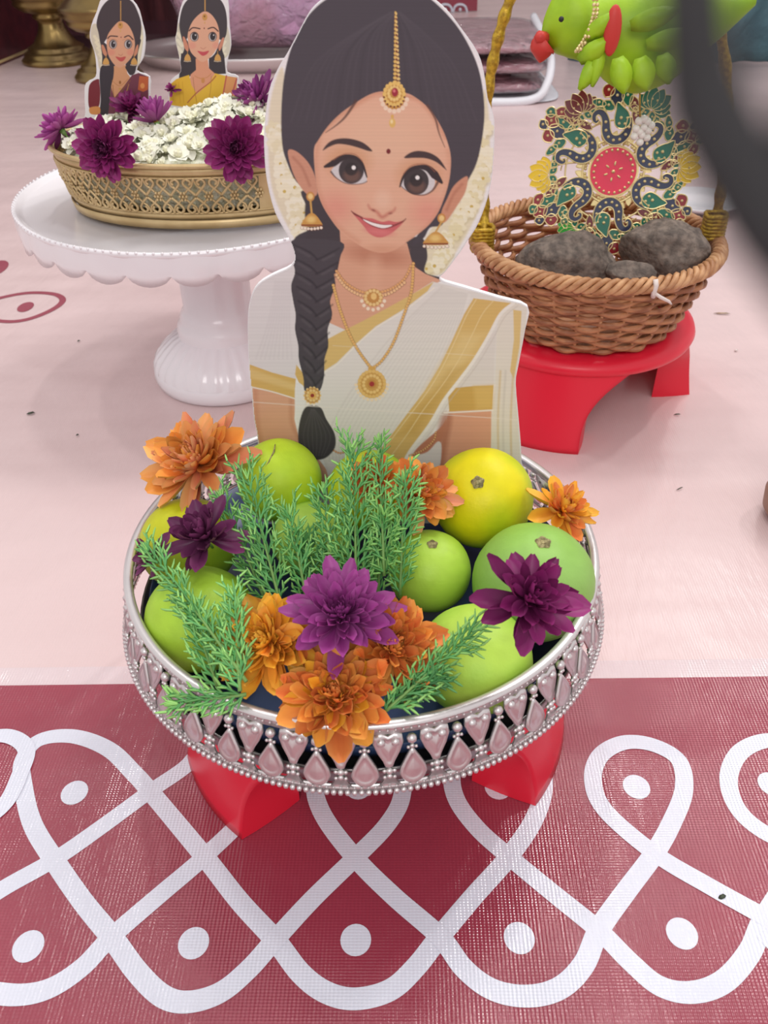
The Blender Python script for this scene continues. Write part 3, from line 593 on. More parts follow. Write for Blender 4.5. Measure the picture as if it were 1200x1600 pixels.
            p.poly(T([(215, 490), (245, 500), (290, 620), (280, 680), (235, 620)]), (210, 142, 116), .8); p.poly(T([(760, 500), (730, 510), (690, 620), (700, 670), (740, 600)]), (210, 142, 116), .8)
            p.poly(T([(285, 430), (340, 290), (430, 190), (510, 150), (590, 190), (660, 290), (695, 420), (690, 560), (640, 680), (560, 770), (470, 815), (390, 760), (320, 680), (285, 560)]), (226, 172, 144), .9)
            E(340, 600, 50, 45, (226, 150, 132), 3, .6); E(650, 600, 45, 45, (226, 150, 132), 3, .6)
            for cx, sx in ((368, -1), (608, 1)):
                E(cx, 482, 56, 64, (86, 62, 62)); E(cx-2, 486, 48, 54, (200, 192, 190)); E(cx+2, 480, 36, 52, (56, 50, 54)); E(cx+14, 462, 8, 9, (226, 220, 220), .6)
            p.line(T([(300, 405), (350, 365), (440, 378)]), 2, (84, 60, 58), .9); p.line(T([(550, 378), (620, 362), (680, 410)]), 2, (84, 60, 58), .9)
            E(498, 372, 8, 10, (120, 46, 46), .6); p.line(T([(450, 625), (485, 645), (520, 622)]), .9, (190, 110, 94), .8, .7)
            p.poly(T([(410, 670), (485, 682), (560, 668), (530, 715), (480, 735), (440, 710)]), (200, 84, 92), .8)
            p.poly(T([(300, 985), (130, 1040), (50, 1110), (40, 1380), (300, 1420), (330, 1370), (400, 1230), (330, 1120)]), (230, 182, 62), .8, sm=False)
            p.poly(T([(640, 965), (790, 1000), (740, 1250), (700, 1420), (270, 1420), (400, 1240), (560, 1100)]), (230, 186, 66), .8, sm=False)
            p.poly(T([(790, 1000), (930, 1020), (925, 1300), (830, 1420), (740, 1300)]), (226, 160, 104), .8, sm=False)
            p.line(T([(280, 1350), (400, 1220), (580, 1080), (650, 1000)]), 1.6, (178, 90, 72), .8); p.line(T([(790, 1000), (745, 1250)]), 2.2, (196, 96, 84), 1); p.line(T([(925, 1040), (850, 1290)]), 2.4, (196, 92, 90), 1.2)
            for xx in (180, 230): p.line(T([(xx-20, 1080), (xx, 1350)]), .8, (206, 146, 44), 1, .7)
            p.line(T([(375, 1000), (440, 1030), (530, 1020), (590, 970)]), .9, (200, 136, 78), .7); E(482, 1060, 24, 36, (206, 142, 84), .8)
            p.line(T([(350, 1020), (370, 1180), (400, 1350)]), .7, (170, 110, 60), .7); p.line(T([(590, 1000), (585, 1150), (565, 1280)]), .7, (180, 120, 60), .7)
            jy = 750; jx = (278, 675); ty0, ty1 = -20, 140; tx = 510; my = 225
        for x in jx:
            p.line(T([(x, jy-80), (x, jy)]), .9, (196, 150, 84), .7); p.poly(T([(x-38, jy+45), (x-30, jy-10), (x, jy-40), (x+30, jy-10), (x+38, jy+45)]), (212, 162, 92), .8)
            p.beads(T([(x-40, jy+56), (x, jy+62), (x+40, jy+56)]), 5, .9, (232, 212, 186))
        p.beads(T([(tx, ty0), (tx, ty1)]), 14, .95, (224, 172, 96)); E(tx-5, my, 34, 46, (206, 152, 84)); E(tx-8, my-10, 12, 14, (140, 90, 50), .7); E(tx-5, my+75, 8, 12, (214, 168, 100), .7)
    return f
out0 = [(187, -14), (160, -4), (151, 18), (143, 38), (140, 58), (147, 80), (150, 100), (149, 120), (134, 130), (132, 150), (133, 176), (134, 200), (185, 205), (236, 196), (234, 150), (234, 120), (213, 110), (224, 90), (227, 60), (222, 35), (213, 8)]
S_ = 1/8.425
out1 = [(318, -16), (290, -4), (280, 20), (276, 50), (274, 62), (280, 90), (282, 112), (268, 124), (263, 140), (265, 170), (268, 192), (320, 196), (372, 190), (373, 150), (372, 120), (355, 113), (356, 92), (361, 70), (358, 35), (356, 0), (345, -12)]
# ------------------------------------------------------------------ stools
def stool(cx, cy, rot, H, label):
    t = thing('plastic_stool', label, 'stool', (cx, cy, 0), 'red plastic stools under the displays')
    t.rotation_euler = (0, 0, rot)
    R = .152
    b = MB(); prof = [(0, H), (R*.82, H), (R*.93, H-.0015), (R*.985, H-.006), (R*1.0, H-.012), (R*.985, H-.018), (R*.95, H-.021), (R*.93, H-.019), (R*.92, H-.008), (0, H-.006)]
    b.lathe(prof, 72); b.build('seat', M['red'], t)
    # legs: curved panels between arches; angles in the stool's own frame, arch edges flare
    def panel(a0, a1, f0, f1, seg=16, rows=12):
        V = []; F = []; th = .004
        for side in (0, 1):
            for i in range(rows+1):
                s = i/rows; z = (H-.016)*(1-s)
                fl = (1-s)**3.2
                A0 = a0-fl*f0; A1 = a1+fl*f1
                r = R*.955+.022*s - side*th
                for j in range(seg+1):
                    a = A0+(A1-A0)*j/seg; V.append((r*math.cos(a), r*math.sin(a), z))
        N = (rows+1)*(seg+1)
        for i in range(rows):
            for j in range(seg):
                q = i*(seg+1)+j; F.append((q, q+seg+1, q+seg+2, q+1)); F.append((N+q, N+q+1, N+q+seg+2, N+q+seg+1))
        for i in range(rows):
            q = i*(seg+1); F.append((q, N+q, N+q+seg+1, q+seg+1)); q += seg; F.append((q, q+seg+1, N+q+seg+1, N+q))
        for j in range(seg): q = rows*(seg+1)+j; F.append((q, q+1, N+q+1, N+q)[::-1])
        b = MB(); b.add(V, F)
        # side flanges turning inwards
        for A, sg, ff in ((a0, -1, f0), (a1, 1, f1)):
            VV = []; FF = []
            for i in range(rows+1):
                s = i/rows; z = (H-.016)*(1-s); a = A+sg*(1-s)**3.2*ff; r = R*.955+.022*s
                w = .030+.022*s
                for k in range(5):
                    q = k/4; rr = r-w*q; aa = a+sg*.11*q
                    VV.append((rr*math.cos(aa), rr*math.sin(aa), z))
            for i in range(rows):
                for k in range(4): q = i*5+k; FF.append((q, q+1, q+6, q+5))
            b.add(VV, FF)
        return b
    for c_, sd in ((pi*1.5, -1), (pi*1.5, 1), (pi/2, -1), (pi/2, 1)):     # wide arches front and back, narrow ones at the ends
        e0, e1 = .765, 1.34
        if sd > 0: panel(c_+e0, c_+e1, .42, .2).build('leg', M['red'], t)
        else: panel(c_-e1, c_-e0, .2, .42).build('leg', M['red'], t)
    return t
STOOL_H = .128
stool(-.012, .492, math.radians(6), STOOL_H-.002, 'red plastic stool under the silver bowl on the maroon banner').location.z = .0017
stool(.262, 1.045, math.radians(38), .118, 'red plastic stool under the wicker basket on the pink floor')

# ------------------------------------------------------------------ silver bowl
BC = Vector((-.017, .485, 0)); RR = .1725; ZR = .196; ZB = .146; RBOT = .1815
bowl = thing('silver_bowl', 'round silver metal bowl with openwork wall of teardrop motifs, full of fruit and flowers', 'bowl', (BC.x, BC.y, STOOL_H))
def bz(z): return z-STOOL_H
def wall_r(z): return RR-.003+(RBOT-RR+.003)*((ZR-z)/(ZR-ZB))
b = MB(); pr = []
for i in range(13):
    a = tau*i/12; pr.append((RR-.0022+.0034*math.cos(a), bz(ZR)+.0022*math.sin(a)))
b.lathe(pr, 128); b.build('rim', M['silver'], bowl)
b = MB(); b.lathe([(0, bz(.1325)), (.165, bz(.1325)), (.168, bz(.136)), (.1695, bz(ZB)), (.1702, bz(.152)), (.1685, bz(.152)), (.1655, bz(.137)), (.16, bz(.1345)), (0, bz(.1345))], 96); b.build('base_plate', M['silver_dark'], bowl)
b = MB(); b.lathe([(.11, 0), (.115, .004), (.11, .0045), (.10, .0045)], 64); b.build('foot_ring', M['silver_dark'], bowl)
def wp(th, z, off=0): r = wall_r(z)+off; return Vector((r*math.cos(th), r*math.sin(th), bz(z)))
b = MB(); sg = 128
def band(b, z0, z1, o):
    V = []; F = []
    for k in range(sg):
        a = tau*k/sg; V += [wp(a, z0, o), wp(a, z1, o), wp(a, z0, o-.0014), wp(a, z1, o-.0014)]
    for k in range(sg):
        p = 4*k; q = 4*((k+1) % sg); F += [(p, q, q+1, p+1), (p+3, q+3, q+2, p+2), (p+1, q+1, q+3, p+3), (p+2, q+2, q, p)]
    b.add(V, F)
band(b, ZR-.0078, ZR-.001, .0006); b.build('upper_band', M['silver'], bowl)
b = MB(); band(b, ZB+.0005, ZB+.0055, .0004); b.build('lower_band', M['silver'], bowl)
NB = 38
b = MB()
for k in range(NB*6):
    a = tau*(k+.5)/(NB*6); b.sphere(wp(a, ZR-.0045, .0014), .0011, 5, 3)
b.build('upper_beads', M['silver'], bowl, kind='stuff')
b = MB()
for k in range(NB*7):
    a = tau*(k+.5)/(NB*7); b.sphere(wp(a, ZB+.0002, .0008), .0021, 6, 4)
    b.sphere(wp(a, ZB+.0042, .0012), .0010, 5, 3)
b.build('lower_beads', M['silver'], bowl, kind='stuff')
# teardrop and heart units, raised sheet metal; local frame x = sideways, z = up, -y... built about angle zero then turned
def unit(shape, beads, ridge=None):
    b = MB(); zc = (ZR+ZB)/2
    def P(u, z, o): r = wall_r(z)+o; a = u/r; return Vector((r*math.cos(a), r*math.sin(a), bz(z)))
    n = len(shape); cu = sum(s[0] for s in shape)/n; cz = sum(s[1] for s in shape)/n
    V = []; F = []
    for sc, o in ((1, -.0008), (1, .0006), (.82, .0022), (.7, .0009), (.45, .0016), (0.05, .0026)):
        for u, z in shape: V.append(P(cu+(u-cu)*sc, cz+(z-cz)*sc, o))
    for l in range(5):
        for i in range(n): j = (i+1) % n; F.append((l*n+i, l*n+j, (l+1)*n+j, (l+1)*n+i))
    F.append(tuple(range(5*n, 6*n))); F.append(tuple(range(n))[::-1]); b.add(V, F)
    for u, z, r in beads: b.sphere(P(u, z, .0008), r, 7, 5)
    return b
zb, zt_ = ZB+.004, ZR-.007; h = zt_-zb
tear = [(0.0095*math.sin(a)*(0.5-0.5*math.cos(a))**.55*(1 if 1 else 0), zb+.002+h*.29*(1-math.cos(a))*1.0 if False else zb+h*.30-h*.30*math.cos(a)*1.0) for a in [tau*i/18 for i in range(18)]]
tear = []
for i in range(18):
    a = tau*i/18; rad = .0088; tear.append((rad*math.sin(a)*(1 if math.cos(a) > 0 else (1+math.cos(a)*.72)), zb+h*.26-(h*.26*math.cos(a) if math.cos(a) > 0 else h*.42*math.cos(a))))
mt = unit(tear, [(0, zb+h*.72, .0016), (-.0024, zb+h*.70, .0012), (.0024, zb+h*.70, .0012), (0, zb+h*.86, .0034)])
me_t = mesh('teardrop_motif', mt.v, mt.f, M['silver'])
heart = [(0, zb+h*.93), (.004, zt_), (.0085, zb+h*.96), (.0094, zb+h*.82), (.007, zb+h*.64), (.0036, zb+h*.47), (.0022, zb+h*.36), (0, zb+h*.34), (-.0022, zb+h*.36), (-.0036, zb+h*.47), (-.007, zb+h*.64), (-.0094, zb+h*.82), (-.0085, zb+h*.96), (-.004, zt_)]
mh = unit(heart, [(-.0044, zb+h*.84, .0031), (.0044, zb+h*.84, .0031), (0, zb+h*.67, .0019), (0, zb+h*.30, .0024), (-.003, zb+h*.30, .0015), (.003, zb+h*.30, .0015), (-.003, zb+h*.18, .0014), (.003, zb+h*.18, .0014), (0, zb+h*.2, .002)])
# splayed foot of the heart unit
def PW(u, z, o): r = wall_r(z)+o; a = u/r; return Vector((r*math.cos(a), r*math.sin(a), bz(z)))
ft = [(-.002, zb+h*.22), (.002, zb+h*.22), (.0045, zb+h*.08), (.009, zb-.001), (-.009, zb-.001), (-.0045, zb+h*.08)]
mh.add([PW(u, z, .0006) for u, z in ft]+[PW(u, z, -.0006) for u, z in ft], [tuple(range(6))]+[(i, (i+1) % 6, 6+(i+1) % 6, 6+i) for i in range(6)])
me_h = mesh('heart_motif', mh.v, mh.f, M['silver'])
A0 = math.atan2(Z(570, 1190, .168).y-BC.y, Z(570, 1190, .168).x-BC.x)
for k in range(NB):
    o = obj('teardrop_motif', me_t, bowl); o.rotation_euler = (0, 0, A0+tau*k/NB)
    o = obj('heart_motif', me_h, bowl); o.rotation_euler = (0, 0, A0+tau*(k+.5)/NB)
# blue plastic dish lying in the bowl
b = MB(); b.lathe([(0, .137), (.10, .137), (.135, .139), (.158, .149), (.162, .163), (.1605, .1633), (.156, .150), (.134, .141), (0, .139)], 72)
o = b.build('blue_dish', M['blue'], label='dark blue round dish lying inside the silver bowl, glimpsed through its openwork', category='dish'); o.location = (BC.x, BC.y, 0)

# ------------------------------------------------------------------ fruit
GREEN = (148, 192, 40); LIME = (176, 204, 44); YEL = (214, 204, 16); DGR = (120, 170, 66)
def fruit(px, py, rpx, z, base, patch, label, scar=None, squash=.93, crack=False, seed=0, pd=(0, -1, .4)):
    c = Z(px, py, z); d = (c-EYE).dot(FW); R = rpx*d/F_PX
    t = thing('citrus_fruit', label, 'fruit', (c.x, c.y, c.z-R*squash), 'citrus fruits in the silver bowl')
    seg, rings = 40, 28; V = []; F = []; Cc = []; up = Vector((0, 0, 1))
    ax = Vector((0, 0, 1)) if scar is None else None
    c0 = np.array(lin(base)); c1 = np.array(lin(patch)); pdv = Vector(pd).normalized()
    if scar is not None:
        dr = ray(*scar).normalized(); oc = EYE-c; bq = oc.dot(dr); disc_ = bq*bq-(oc.length_squared-R*R); hit = EYE+dr*(-bq-math.sqrt(max(disc_, 0))); ax = (hit-c).normalized()
    Q = Vector((0, 0, 1)).rotation_difference(ax)
    for i in range(rings+1):
        th = pi*i/rings
        for k in range(seg):
            a = tau*k/seg; n = Vector((math.sin(th)*math.cos(a), math.sin(th)*math.sin(a), math.cos(th)))
            dimp = 1-.05*math.exp(-(th/.22)**2)-.03*math.exp(-((pi-th)/.25)**2)
            r = R*dimp*(1+.012*mnoise.noise(n*1.7+Vector((seed, 0, 0)))); v = Vector((n.x*r, n.y*r, n.z*r*squash)); v = Q@v
            V.append(v+Vector((0, 0, R*squash)))
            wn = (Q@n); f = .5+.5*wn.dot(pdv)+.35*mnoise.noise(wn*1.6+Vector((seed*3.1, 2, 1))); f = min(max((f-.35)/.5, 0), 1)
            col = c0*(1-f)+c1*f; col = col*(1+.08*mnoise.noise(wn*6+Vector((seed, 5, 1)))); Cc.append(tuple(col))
    for i in range(rings):
        for k in range(seg): l = (k+1) % seg; F.append((i*seg+k, (i+1)*seg+k, (i+1)*seg+l, i*seg+l))
    obj('peel', mesh('peel', V, F, M['fruit'], True, Cc), t)
    b = MB(); ctr = Q@Vector((0, 0, R*squash*.952))+Vector((0, 0, R*squash))
    if scar is not None:
        pts = []
        for k in range(20): a = tau*k/20; rr = R*(.11+.014*math.sin(5*a)); pts.append((rr*math.cos(a), rr*math.sin(a)))
        b.prism([(x*1.1, y*1.1) for x, y in pts], -.003, .0009); b.sphere((0, 0, .0009), R*.05, 8, 4, sq=(1, 1, .35)); o = b.build('stem_scar', M['calyx'], t)
        o.location = ctr; o.rotation_mode = 'QUATERNION'; o.rotation_quaternion = Q
    if crack:
        P = []
        for (x, y) in [(430, 694), (428, 706), (420, 722), (408, 738), (398, 748)]:
            dr = ray(x, y).normalized(); oc = EYE-c; bq = oc.dot(dr); hit = EYE+dr*(-bq-math.sqrt(max(bq*bq-(oc.length_squared-R*R*.97), 1e-8))); P.append(hit-t.location)
        b = MB(); b.tube(P, [.0003, .0007, .0006, .0005, .0002], 5); b.build('peel_crack', M['calyx'], t)
    return t, c, R
fruit(437, 750, 66, .212, (160, 206, 60), (190, 220, 50), 'bright green citrus with a cracked peel beside the peach-orange flower', crack=True, seed=1, pd=(.3, -.5, 1), squash=.98)
fruit(578, 765, 66, .212, (160, 196, 44), (192, 204, 30), 'yellow-green citrus behind the tall green sprigs, against the cutout', seed=2)
fruit(754, 778, 79, .205, (168, 200, 34), (230, 218, 20), 'yellow citrus with a round stem scar, largest at the back right of the bowl', scar=(746, 752), seed=3, pd=(-.3, -.5, 1), squash=.97)
fruit(833, 910, 95, .195, (140, 186, 76), (146, 190, 96), 'big dull green citrus with a star scar at the right rim of the bowl', scar=(850, 843), seed=4, squash=.97)
fruit(671, 892, 65, .185, (156, 200, 56), (178, 214, 76), 'small green citrus with a dry scar in the middle, right of the sprigs', scar=(676, 848), seed=5, squash=.98)
fruit(742, 1030, 90, .178, (150, 202, 66), (182, 218, 84), 'light green citrus at the front right, partly under a green sprig', scar=None, seed=6, pd=(0, -.2, 1))
fruit(314, 967, 86, .183, (150, 194, 52), (170, 208, 62), 'green citrus at the front left rim, crossed by a sprig', seed=7)
fruit(295, 850, 76, .183, (144, 176, 46), (196, 200, 30), 'yellow-green citrus under the dark maroon flower at the left rim', seed=8, pd=(-.3, .2, 1))
fruit(487, 842, 62, .186, (150, 196, 60), (176, 212, 90), 'pale green citrus in the centre, nearly hidden by sprigs', seed=9)

# ------------------------------------------------------------------ flowers
def petal_mesh(name, L, W, c_base, c_tip, c_edge=None, curl=.25, cup=.3, seed=0, notch=0):
    rs = random.Random(seed); nu, nv = 6, 5; V = []; F = []; Cc = []
    cb, ct = np.array(lin(c_base)), np.array(lin(c_tip)); ce = np.array(lin(c_edge)) if c_edge else None
    for i in range(nu+1):
        s = i/nu; wd = W*.5*(.28+.72*min(1, s/.55)**.8)*(math.sqrt(max(0, 1-max(0, (s-.62)/.40)**2)) if s < 1 else .22)
        for j in range(nv+1):
            q = j/nv*2-1
            x = L*s - (notch*abs(q)*W if s > .8 else 0); y = wd*q; z = L*curl*s*s - 0 + cup*W*q*q*(.4+.6*math.sin(pi*s)) - L*.04*math.sin(pi*s)
            V.append((x, y, z))
            c = cb*(1-s)+ct*s
            if ce is not None: c = c*(1-abs(q)**2*.7)+ce*abs(q)**2*.7
            Cc.append(tuple(c*(1+.06*math.cos(q*9))))
    for i in range(nu):
        for j in range(nv): a = i*(nv+1)+j; F.append((a, a+1, a+nv+2, a+nv+1))
    return mesh(name, V, F, M['petal'], True, Cc)
def mum(px, py, rpx, z, nrm, kinds, label, n=70, joined=False, group='chrysanthemums in the silver bowl', core=(150, 110, 30), spread=(-.35, 1.35), lenr=(.98, .32), jit=.18, seed=0, y=None, elong=1, core_r=.1, stem=False, wob=None):
    rs = random.Random(seed+100); c = Z(px, py, z) if y is None else Y(px, py, y); d = (c-EYE).dot(FW); R = rpx*1.06*d/F_PX; n = int(n*1.55)
    N = Vector(nrm).normalized(); Q = Vector((0, 0, 1)).rotation_difference(N)
    t = thing('chrysanthemum', label, 'flower', tuple(c-N*R*.18), group)
    b = MB(); 
    for i in range(n):
        f = ((i+.5)/n)**.8; el = spread[0]+(spread[1]-spread[0])*f+rs.uniform(-jit, jit); az = i*2.39996+rs.uniform(-.2, .2)
        Lk = R*(lenr[0]+(lenr[1]-lenr[0])*f)*rs.uniform(.84, 1.1)
        me = kinds[rs.randrange(len(kinds))] if not callable(kinds) else kinds(f, rs)
        # petal along +x raised by el, turned by az
        q = Q @ Quaternion((0, 0, 1), az) @ Quaternion((0, 1, 0), -el) @ Quaternion((1, 0, 0), rs.uniform(-.35, .35))
        sc = Lk; base = Q @ Vector((math.cos(az)*R*.10*(1-f), math.sin(az)*R*.10*(1-f), R*(.10+.10*f)))
        M4 = Matrix.LocRotScale(base, q, Vector((sc, sc*rs.uniform(.85, 1.2), sc)))
        if joined:
            nv = len(b.v); b.v += [tuple(M4 @ v.co) for v in me.vertices]; b.f += [tuple(k+nv for k in p.vertices) for p in me.polygons]; b.m += [0]*len(me.polygons)
            g = rs.uniform(.88, 1.12); cc = np.empty(len(me.vertices)*4, np.float32); me.color_attributes['Col'].data.foreach_get('color', cc); b.c += [tuple(x[:3]*g) for x in cc.reshape(-1, 4)]
        else:
            o = obj('petal', me, t); o.matrix_basis = M4
    if joined: b.build('petals', M['petal'], t)
    b = MB(); b.sphere(Q @ Vector((0, 0, R*.10)), R*core_r, 8, 5, c=tuple(lin(core)))
    for i in range(26):
        a = i*2.4; rr = R*core_r*math.sqrt(i/26); b.tube([Q@Vector((rr*math.cos(a), rr*math.sin(a), R*.1)), Q@Vector((rr*1.3*math.cos(a), rr*1.3*math.sin(a), R*(.1+core_r*1.5)))], [R*.02, R*.012], 4, c=tuple(lin(core)))
    b.build('centre', M['petal'], t)
    b = MB(); b.tube([Q@Vector((0, 0, R*.08)), Q@Vector((0, 0, -R*.12))], [R*.12, R*.05], 8); b.tube([Q@Vector((0, 0, -R*.1)), Q@Vector((0, R*.02, -R*.35))], R*.035, 6)
    b.build('green_stem' if stem else 'stem', M['stem'], t)
    return t
OR = [petal_mesh('orange_petal', 1, .42, (214, 110, 50), (238, 160, 72), (244, 186, 96), .22, .35, 1), petal_mesh('orange_petal', 1, .46, (222, 126, 52), (242, 172, 66), (246, 198, 100), .05, .4, 2),
      petal_mesh('orange_petal', 1, .44, (206, 92, 46), (228, 134, 66), (240, 172, 100), .35, .5, 3)]
ORP = [petal_mesh('peach_petal', 1, .34, (220, 130, 80), (240, 172, 104), (246, 200, 130), .1, .4, 11), petal_mesh('peach_petal', 1, .30, (214, 106, 82), (236, 156, 116), (244, 190, 130), .25, .5, 12)]
YO = [petal_mesh('yellow_petal', 1, .40, (222, 130, 36), (244, 182, 52), (250, 206, 80), .15, .4, 4), petal_mesh('yellow_petal', 1, .36, (222, 138, 46), (246, 196, 74), (240, 160, 58), .3, .45, 5)]
RO = [petal_mesh('rust_petal', 1, .36, (196, 80, 42), (224, 122, 62), (238, 166, 84), .4, .5, 6), petal_mesh('rust_petal', 1, .32, (206, 96, 40), (236, 152, 62), (242, 180, 98), .3, .5, 7)]
PU = [petal_mesh('purple_petal', 1, .34, (124, 38, 108), (166, 66, 146), (184, 100, 168), .12, .4, 8), petal_mesh('purple_petal', 1, .30, (106, 32, 92), (152, 56, 134), (168, 84, 152), .2, .5, 9)]
MA = [petal_mesh('maroon_petal', 1, .40, (84, 30, 70), (116, 46, 94), (136, 70, 112), .2, .4, 13)]
MG = [petal_mesh('magenta_petal', 1, .42, (104, 24, 78), (146, 36, 110), (166, 66, 132), .12, .35, 14), petal_mesh('magenta_petal', 1, .36, (90, 22, 68), (128, 34, 96), None, .2, .4, 15)]
mum(308, 722, 86, .235, (-.25, -.35, .75), ORP+[OR[0]], 'peach-orange chrysanthemum lying on the left rear rim of the bowl', 62, seed=1, spread=(-.25, 1.25), lenr=(1, .45), core=(200, 130, 70))
mum(585, 752, 46, .245, (0, -.5, .8), RO+[OR[0]], 'orange chrysanthemum showing through the tall green sprigs at the centre rear', 46, seed=2)
mum(658, 770, 60, .235, (.3, -.5, .8), ORP+OR, 'orange chrysanthemum between the tall sprigs and the yellow citrus', 56, seed=3)
mum(880, 797, 56, .222, (.35, -.3, .8), YO+[OR[2]], 'small yellow-orange chrysanthemum on the right rear rim', 42, seed=4, jit=.3)
mum(418, 1004, 82, .215, (-.35, -.45, .8), YO+YO+[OR[1]], 'yellow-orange chrysanthemum at the left of the front flower cluster', 84, seed=5, jit=.3, core=(210, 150, 40))
mum(523, 1085, 88, .205, (0, -.42, .9), OR+[YO[0], RO[0]], 'large orange chrysanthemum hanging over the front rim', 84, seed=6, core=(160, 140, 40), core_r=.13)
mum(614, 1012, 80, .216, (.3, -.45, .85), RO+[OR[0], OR[2]], 'rust-orange crumpled chrysanthemum at the right of the front flower cluster', 84, seed=7, jit=.35, core=(170, 80, 40))
mum(532, 960, 86, .238, (0, -.30, .9), lambda f, r: PU[0] if f < .6 else PU[1], 'purple chrysanthemum with a dark centre on top of the front orange flowers', 78, seed=8, core=(84, 22, 66), spread=(-.1, 1.35), lenr=(1, .26), core_r=.12)
mum(318, 838, 66, .236, (-.2, -.3, .9), MA, 'dark maroon-purple crumpled flower on the left rim citrus', 34, seed=9, jit=.5, core=(70, 20, 54), lenr=(1, .5))
mum(238, 868, 38, .212, (-.5, -.3, .5), MA, 'small dark maroon flower hanging over the left rim', 18, seed=19, jit=.5, core=(70, 20, 54), lenr=(1, .6))
mum(828, 935, 84, .262, (.25, -.45, .7), MG, 'magenta-purple chrysanthemum on the dull green citrus at the right', 44, seed=10, jit=.4, core=(80, 18, 56), lenr=(1, .4))

# ------------------------------------------------------------------ green sprigs
def sprig(px0, py0, z0, px1, py1, z1, wpx, label, seed, n=20, bend=0, roll=0, tone=(92, 166, 92), tip=(156, 212, 116)):
    rs = random.Random(seed); A = Z(px0, py0, z0); B = Z(px1, py1, z1); L = (B-A).length
    ux = (B-A).normalized(); view = (EYE-(A+B)/2).normalized(); side = ux.cross(view).normalized(); nrm = side.cross(ux).normalized()
    side = Quaternion(ux, roll) @ side; nrm = Quaternion(ux, roll) @ nrm
    Wd = wpx*((A-EYE).dot(FW))/F_PX
    t = thing('conifer_sprig', label, 'sprig', tuple(A), 'green conifer sprigs in the silver bowl')
    def P(u, v, w_): return ux*u+side*(v+bend*L*(u/L)**2)+nrm*(w_-.12*L*0)
    b = MB(); main = [P(L*i/10, 0, .01*L*math.sin(i*.6)) for i in range(11)]; b.tube(main, [.0013*(1-.75*i/10) for i in range(11)], 6); b.build('stem', M['stem'], t)
    nb = MB()
    def needle(p, dirv, l, r=.00085, c=None):
        c = c or tuple(np.array(lin(tone))*rs.uniform(.72, 1.22)); k = dirv.normalized()
        nb.tube([p, p+k*l*.6, p+k*l+nrm*rs.uniform(-.1, .2)*l], [r, r*.95, r*.35], 4, c=c, cap=False)
    def blade(p0, d, bl, sd, depth):
        curve = [p0+d*bl*q+ux*bl*.2*q*q for q in (0, .35, .7, 1)]; g = rs.uniform(.75, 1.1)
        nb.tube(curve, [.0010, .0009, .0008, .0004], 4, c=tuple(np.array(lin(tone))*g), cap=False)
        m_ = max(4, int(bl/.0034))
        for j in range(m_):
            q = (j+.6)/m_; pp = p0+d*bl*q+ux*bl*.2*q*q; s2 = 1 if j % 2 else -1
            cc = np.array(lin(tone))*(1-q)*g*.9+np.array(lin(tip))*q*rs.uniform(.85, 1.1)
            dd = (d*.92+sd*s2*.5+nrm*rs.uniform(-.35, .5)+ux*.15).normalized()
            if depth and bl*(1-q) > .012 and j % 3 == 1: blade(pp, dd, bl*(1-q)*.7, dd.cross(nrm).normalized(), 0)
            else: needle(pp, dd, rs.uniform(.0055, .0095)*(1.1-.35*q), c=tuple(cc))
    for i in range(n):
        f = (i+.6)/n; u = L*f*.98; sg_ = 1 if i % 2 else -1; p0 = P(u, 0, 0)
        bl = Wd*(.35+.65*math.sin(pi*min(1, .25+.62*(1-f*.72))))*(1-.45*f)*rs.uniform(.7, 1.5)
        ang = .50+.22*(1-f)+rs.uniform(-.14, .14); d = (ux*math.cos(ang)+side*sg_*math.sin(ang)+nrm*rs.uniform(-.2, .55)).normalized()
        blade(p0, d, bl, d.cross(nrm).normalized(), 1)
    for k in range(6): needle(P(L*.97, 0, 0), ux+side*rs.uniform(-.6, .6)+nrm*rs.uniform(-.3, .4), .008, c=tuple(lin(tip)))
    nb.build('needles', M['sprig'], t, kind='stuff')
sprig(440, 950, .20, 385, 742, .262, 58, 'green conifer sprig at left of centre, behind the purple flower', 1, 24, .0)
sprig(415, 940, .19, 345, 775, .245, 44, 'green conifer sprig at far left of the tall group, beside the maroon flower', 21, 20, .0, .2)
sprig(590, 945, .19, 600, 800, .25, 46, 'green conifer sprig low behind the purple flower on its right', 22, 20, .0, -.3)
sprig(500, 950, .185, 480, 840, .225, 44, 'short dark green conifer sprig low behind the purple flower', 23, 18, .0, .1, (70, 138, 78), (110, 176, 98))
sprig(340, 1075, .20, 300, 960, .225, 44, 'green conifer sprig lying on the front left citrus', 24, 18, .02, .2)
sprig(480, 945, .195, 452, 800, .245, 50, 'short green conifer sprig between the two tall ones', 12, 18, .0, .3)
sprig(556, 935, .20, 556, 700, .278, 64, 'tallest green conifer sprig in the centre of the bowl', 2, 28, -.02)
sprig(520, 930, .195, 505, 765, .255, 46, 'green conifer sprig leaning beside the tallest one on its left', 13, 20, .0, -.2)
sprig(625, 930, .20, 632, 745, .268, 46, 'tall green conifer sprig at right of centre, over the orange flower', 3, 26, .0)
sprig(600, 900, .215, 590, 690, .285, 30, 'slim green conifer sprig reaching up against the cutout', 14, 22, .02, .3)
sprig(385, 1065, .215, 235, 850, .24, 52, 'long green conifer sprig across the left citrus towards the rim', 4, 30, -.03)
sprig(375, 1080, .212, 365, 925, .235, 50, 'green conifer sprig at left of the yellow-orange flower', 5, 20, .0, -.3)
sprig(385, 1085, .206, 275, 1100, .205, 40, 'green conifer sprig hanging over the front left rim', 6, 16, .0)
sprig(598, 1115, .198, 745, 985, .232, 50, 'green conifer sprig lying on the front right citrus', 7, 24, -.02)
sprig(600, 1105, .195, 685, 1060, .212, 40, 'short green conifer sprig under the rust-orange flower', 8, 16, .0, .3, (70, 138, 78), (104, 170, 96))

